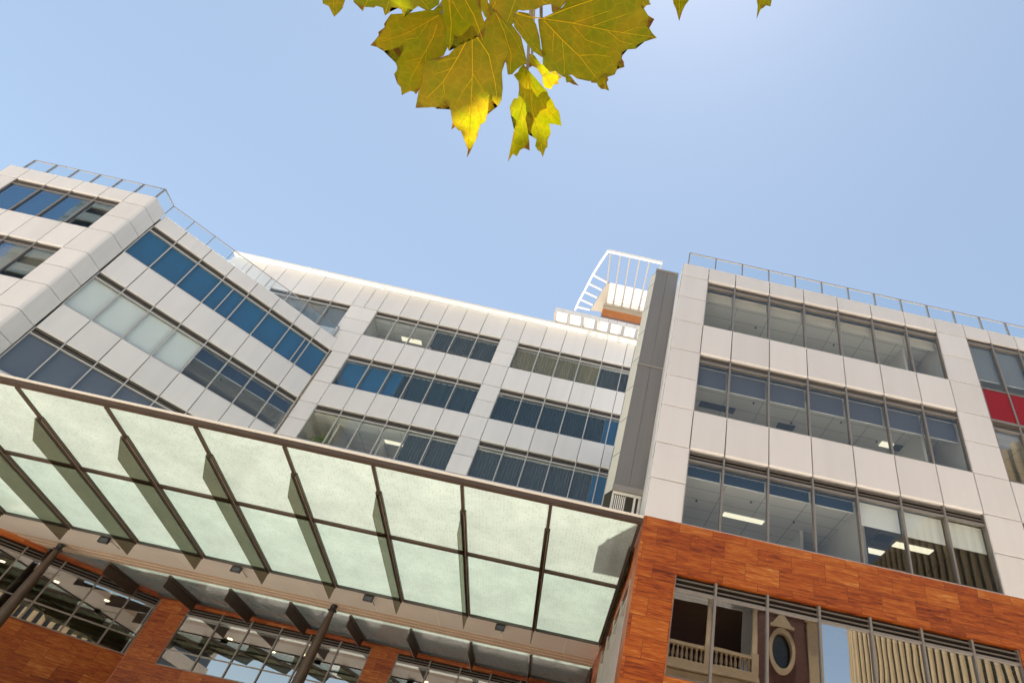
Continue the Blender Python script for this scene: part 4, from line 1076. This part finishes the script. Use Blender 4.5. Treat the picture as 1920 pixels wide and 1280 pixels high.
mb = MB(); mb.tube([(.5,-1.6,2.1),(.2,-.9,2.5),(-.2,-.2,2.6),(-.5,.35,2.5)], [.07,.05,.03,.01], 9); mb.build('branch', M['bark'], T)
# the crown overhead, unseen foliage placed to shade the leaves below, with sunlit gaps
CAMR = ((.9762177811744565,-.1493462489533077,.1571449701466699),(.21675814661953233,.6595613194478293,-.719718536486524),(.003840519871899345,.7366644852385753,.676247503947555))
def img_y(c):
    d = sum(CAMR[1][i]*c[i] for i in range(3)); f = sum(CAMR[2][i]*c[i] for i in range(3))
    return d/f*1132.7+640 if f > .01 else -9999
r3 = random.Random(SEED)
proto = [l for l in LEAVES if l[0] in ('C','R','H','L')]
SUNV = Vector((math.sin(R(-30))*math.cos(R(82)), math.cos(R(-30))*math.cos(R(82)), math.sin(R(82))))
gaps = []
for nm, ids in GAPS_AT:
    l = [q for q in LEAVES if q[0] == nm][0]
    for i in ids:
        a = Vector(l[2])*l[4][i][0]*1e-4 + Vector(l[3])*l[4][i][1]*1e-4
        gaps.append((Vector(l[1]) + a*.93)*LS)
mb = MB(); cnt = 0; evs = []
while cnt < CROWN_N:
    if cnt < CROWN_N*.72: c = Vector((r3.gauss(-.50,.34), r3.gauss(.80,.32), r3.uniform(2.7,4.4)))
    else: c = Vector((r3.uniform(-1.4,1.6), r3.uniform(-2.4,.2), r3.uniform(1.9,4.6)))
    if img_y(c) > -95: continue
    if any(((c-q) - SUNV*((c-q).dot(SUNV))).length < .052 for q in gaps): continue  # skip leaves that would shade the chosen sunlit spots
    m = Matrix.Rotation(r3.uniform(0,6.28),3,'Z') @ Matrix.Rotation(r3.uniform(-.6,.6),3,'X') @ Matrix.Rotation(r3.uniform(-.6,.6),3,'Y')
    ol = sc(r3.choice(proto)[4]); k = r3.uniform(.8,1.15)
    mb.face([c + m @ Vector((p[0]*k, p[1]*k, -.9*(p[0]**2+p[1]**2))) for p in ol]); cnt += 1
fo = mb.build('foliage', M['leaf'], T); fo['kind'] = 'stuff'
mb = MB(); mb.tube([(.6,-1.8,4.1),(.3,-.9,4.5),(-.1,.1,4.7),(-.5,.8,4.6)], [.06,.04,.025,.008], 9); mb.build('branch', M['bark'], T)

# ================================================================= LIGHT, SKY, CAMERA
SUN_EL, SUN_AZ = 82.0, -30.0            # azimuth from +Y towards +X
w = bpy.data.worlds.new('World'); S.world = w; w.use_nodes = True
nt = w.node_tree; nt.nodes.clear()
sky = nt.nodes.new('ShaderNodeTexSky'); sky.sky_type = 'NISHITA'; sky.sun_disc = False
sky.sun_elevation = R(SUN_EL); sky.sun_rotation = R(SUN_AZ)
sky.altitude = 0; sky.air_density = 1.0; sky.dust_density = .22; sky.ozone_density = 1.0
bg = nt.nodes.new('ShaderNodeBackground'); bg.inputs[1].default_value = .085
wo = nt.nodes.new('ShaderNodeOutputWorld')
hs = nt.nodes.new('ShaderNodeHueSaturation'); hs.inputs['Saturation'].default_value = .75; hs.inputs['Value'].default_value = .96; hs.inputs['Hue'].default_value = .489
nt.links.new(sky.outputs[0], hs.inputs['Color']); nt.links.new(hs.outputs[0], bg.inputs[0]); nt.links.new(bg.outputs[0], wo.inputs[0])
sd = bpy.data.lights.new('sun', 'SUN'); sd.energy = 5.0; sd.angle = R(.5); sd.color = (1, .95, .86)
so = bpy.data.objects.new('sun', sd); COL.objects.link(so)
v = Vector((math.sin(R(SUN_AZ))*math.cos(R(SUN_EL)), math.cos(R(SUN_AZ))*math.cos(R(SUN_EL)), math.sin(R(SUN_EL))))
so.rotation_euler = v.to_track_quat('Z', 'Y').to_euler(); so.location = (0, 0, 60)
cd = bpy.data.cameras.new('camera'); co = bpy.data.objects.new('camera', cd); COL.objects.link(co)
cd.sensor_fit = 'HORIZONTAL'; cd.sensor_width = 36; cd.lens = 1132.678/1920*36
cd.shift_x = -(1185.015-960)/1920; cd.clip_start = .02; cd.clip_end = 6000
r_, d_, f_ = (Vector(x) for x in CAMR)
co.matrix_world = Matrix(((r_.x,-d_.x,-f_.x,0),(r_.y,-d_.y,-f_.y,0),(r_.z,-d_.z,-f_.z,0),(0,0,0,1)))
S.camera = co
S.render.engine = 'CYCLES'
cy = S.cycles
cy.use_denoising = True
cy.max_bounces = 10; cy.diffuse_bounces = 5; cy.glossy_bounces = 5; cy.transparent_max_bounces = 16; cy.transmission_bounces = 6
cy.caustics_reflective = False; cy.caustics_refractive = False; cy.sample_clamp_indirect = 8
vs = S.view_settings; vs.view_transform = 'Standard'; vs.look = 'None'; vs.gamma = 1; vs.use_curve_mapping = False
vs.exposure = EXPOSURE
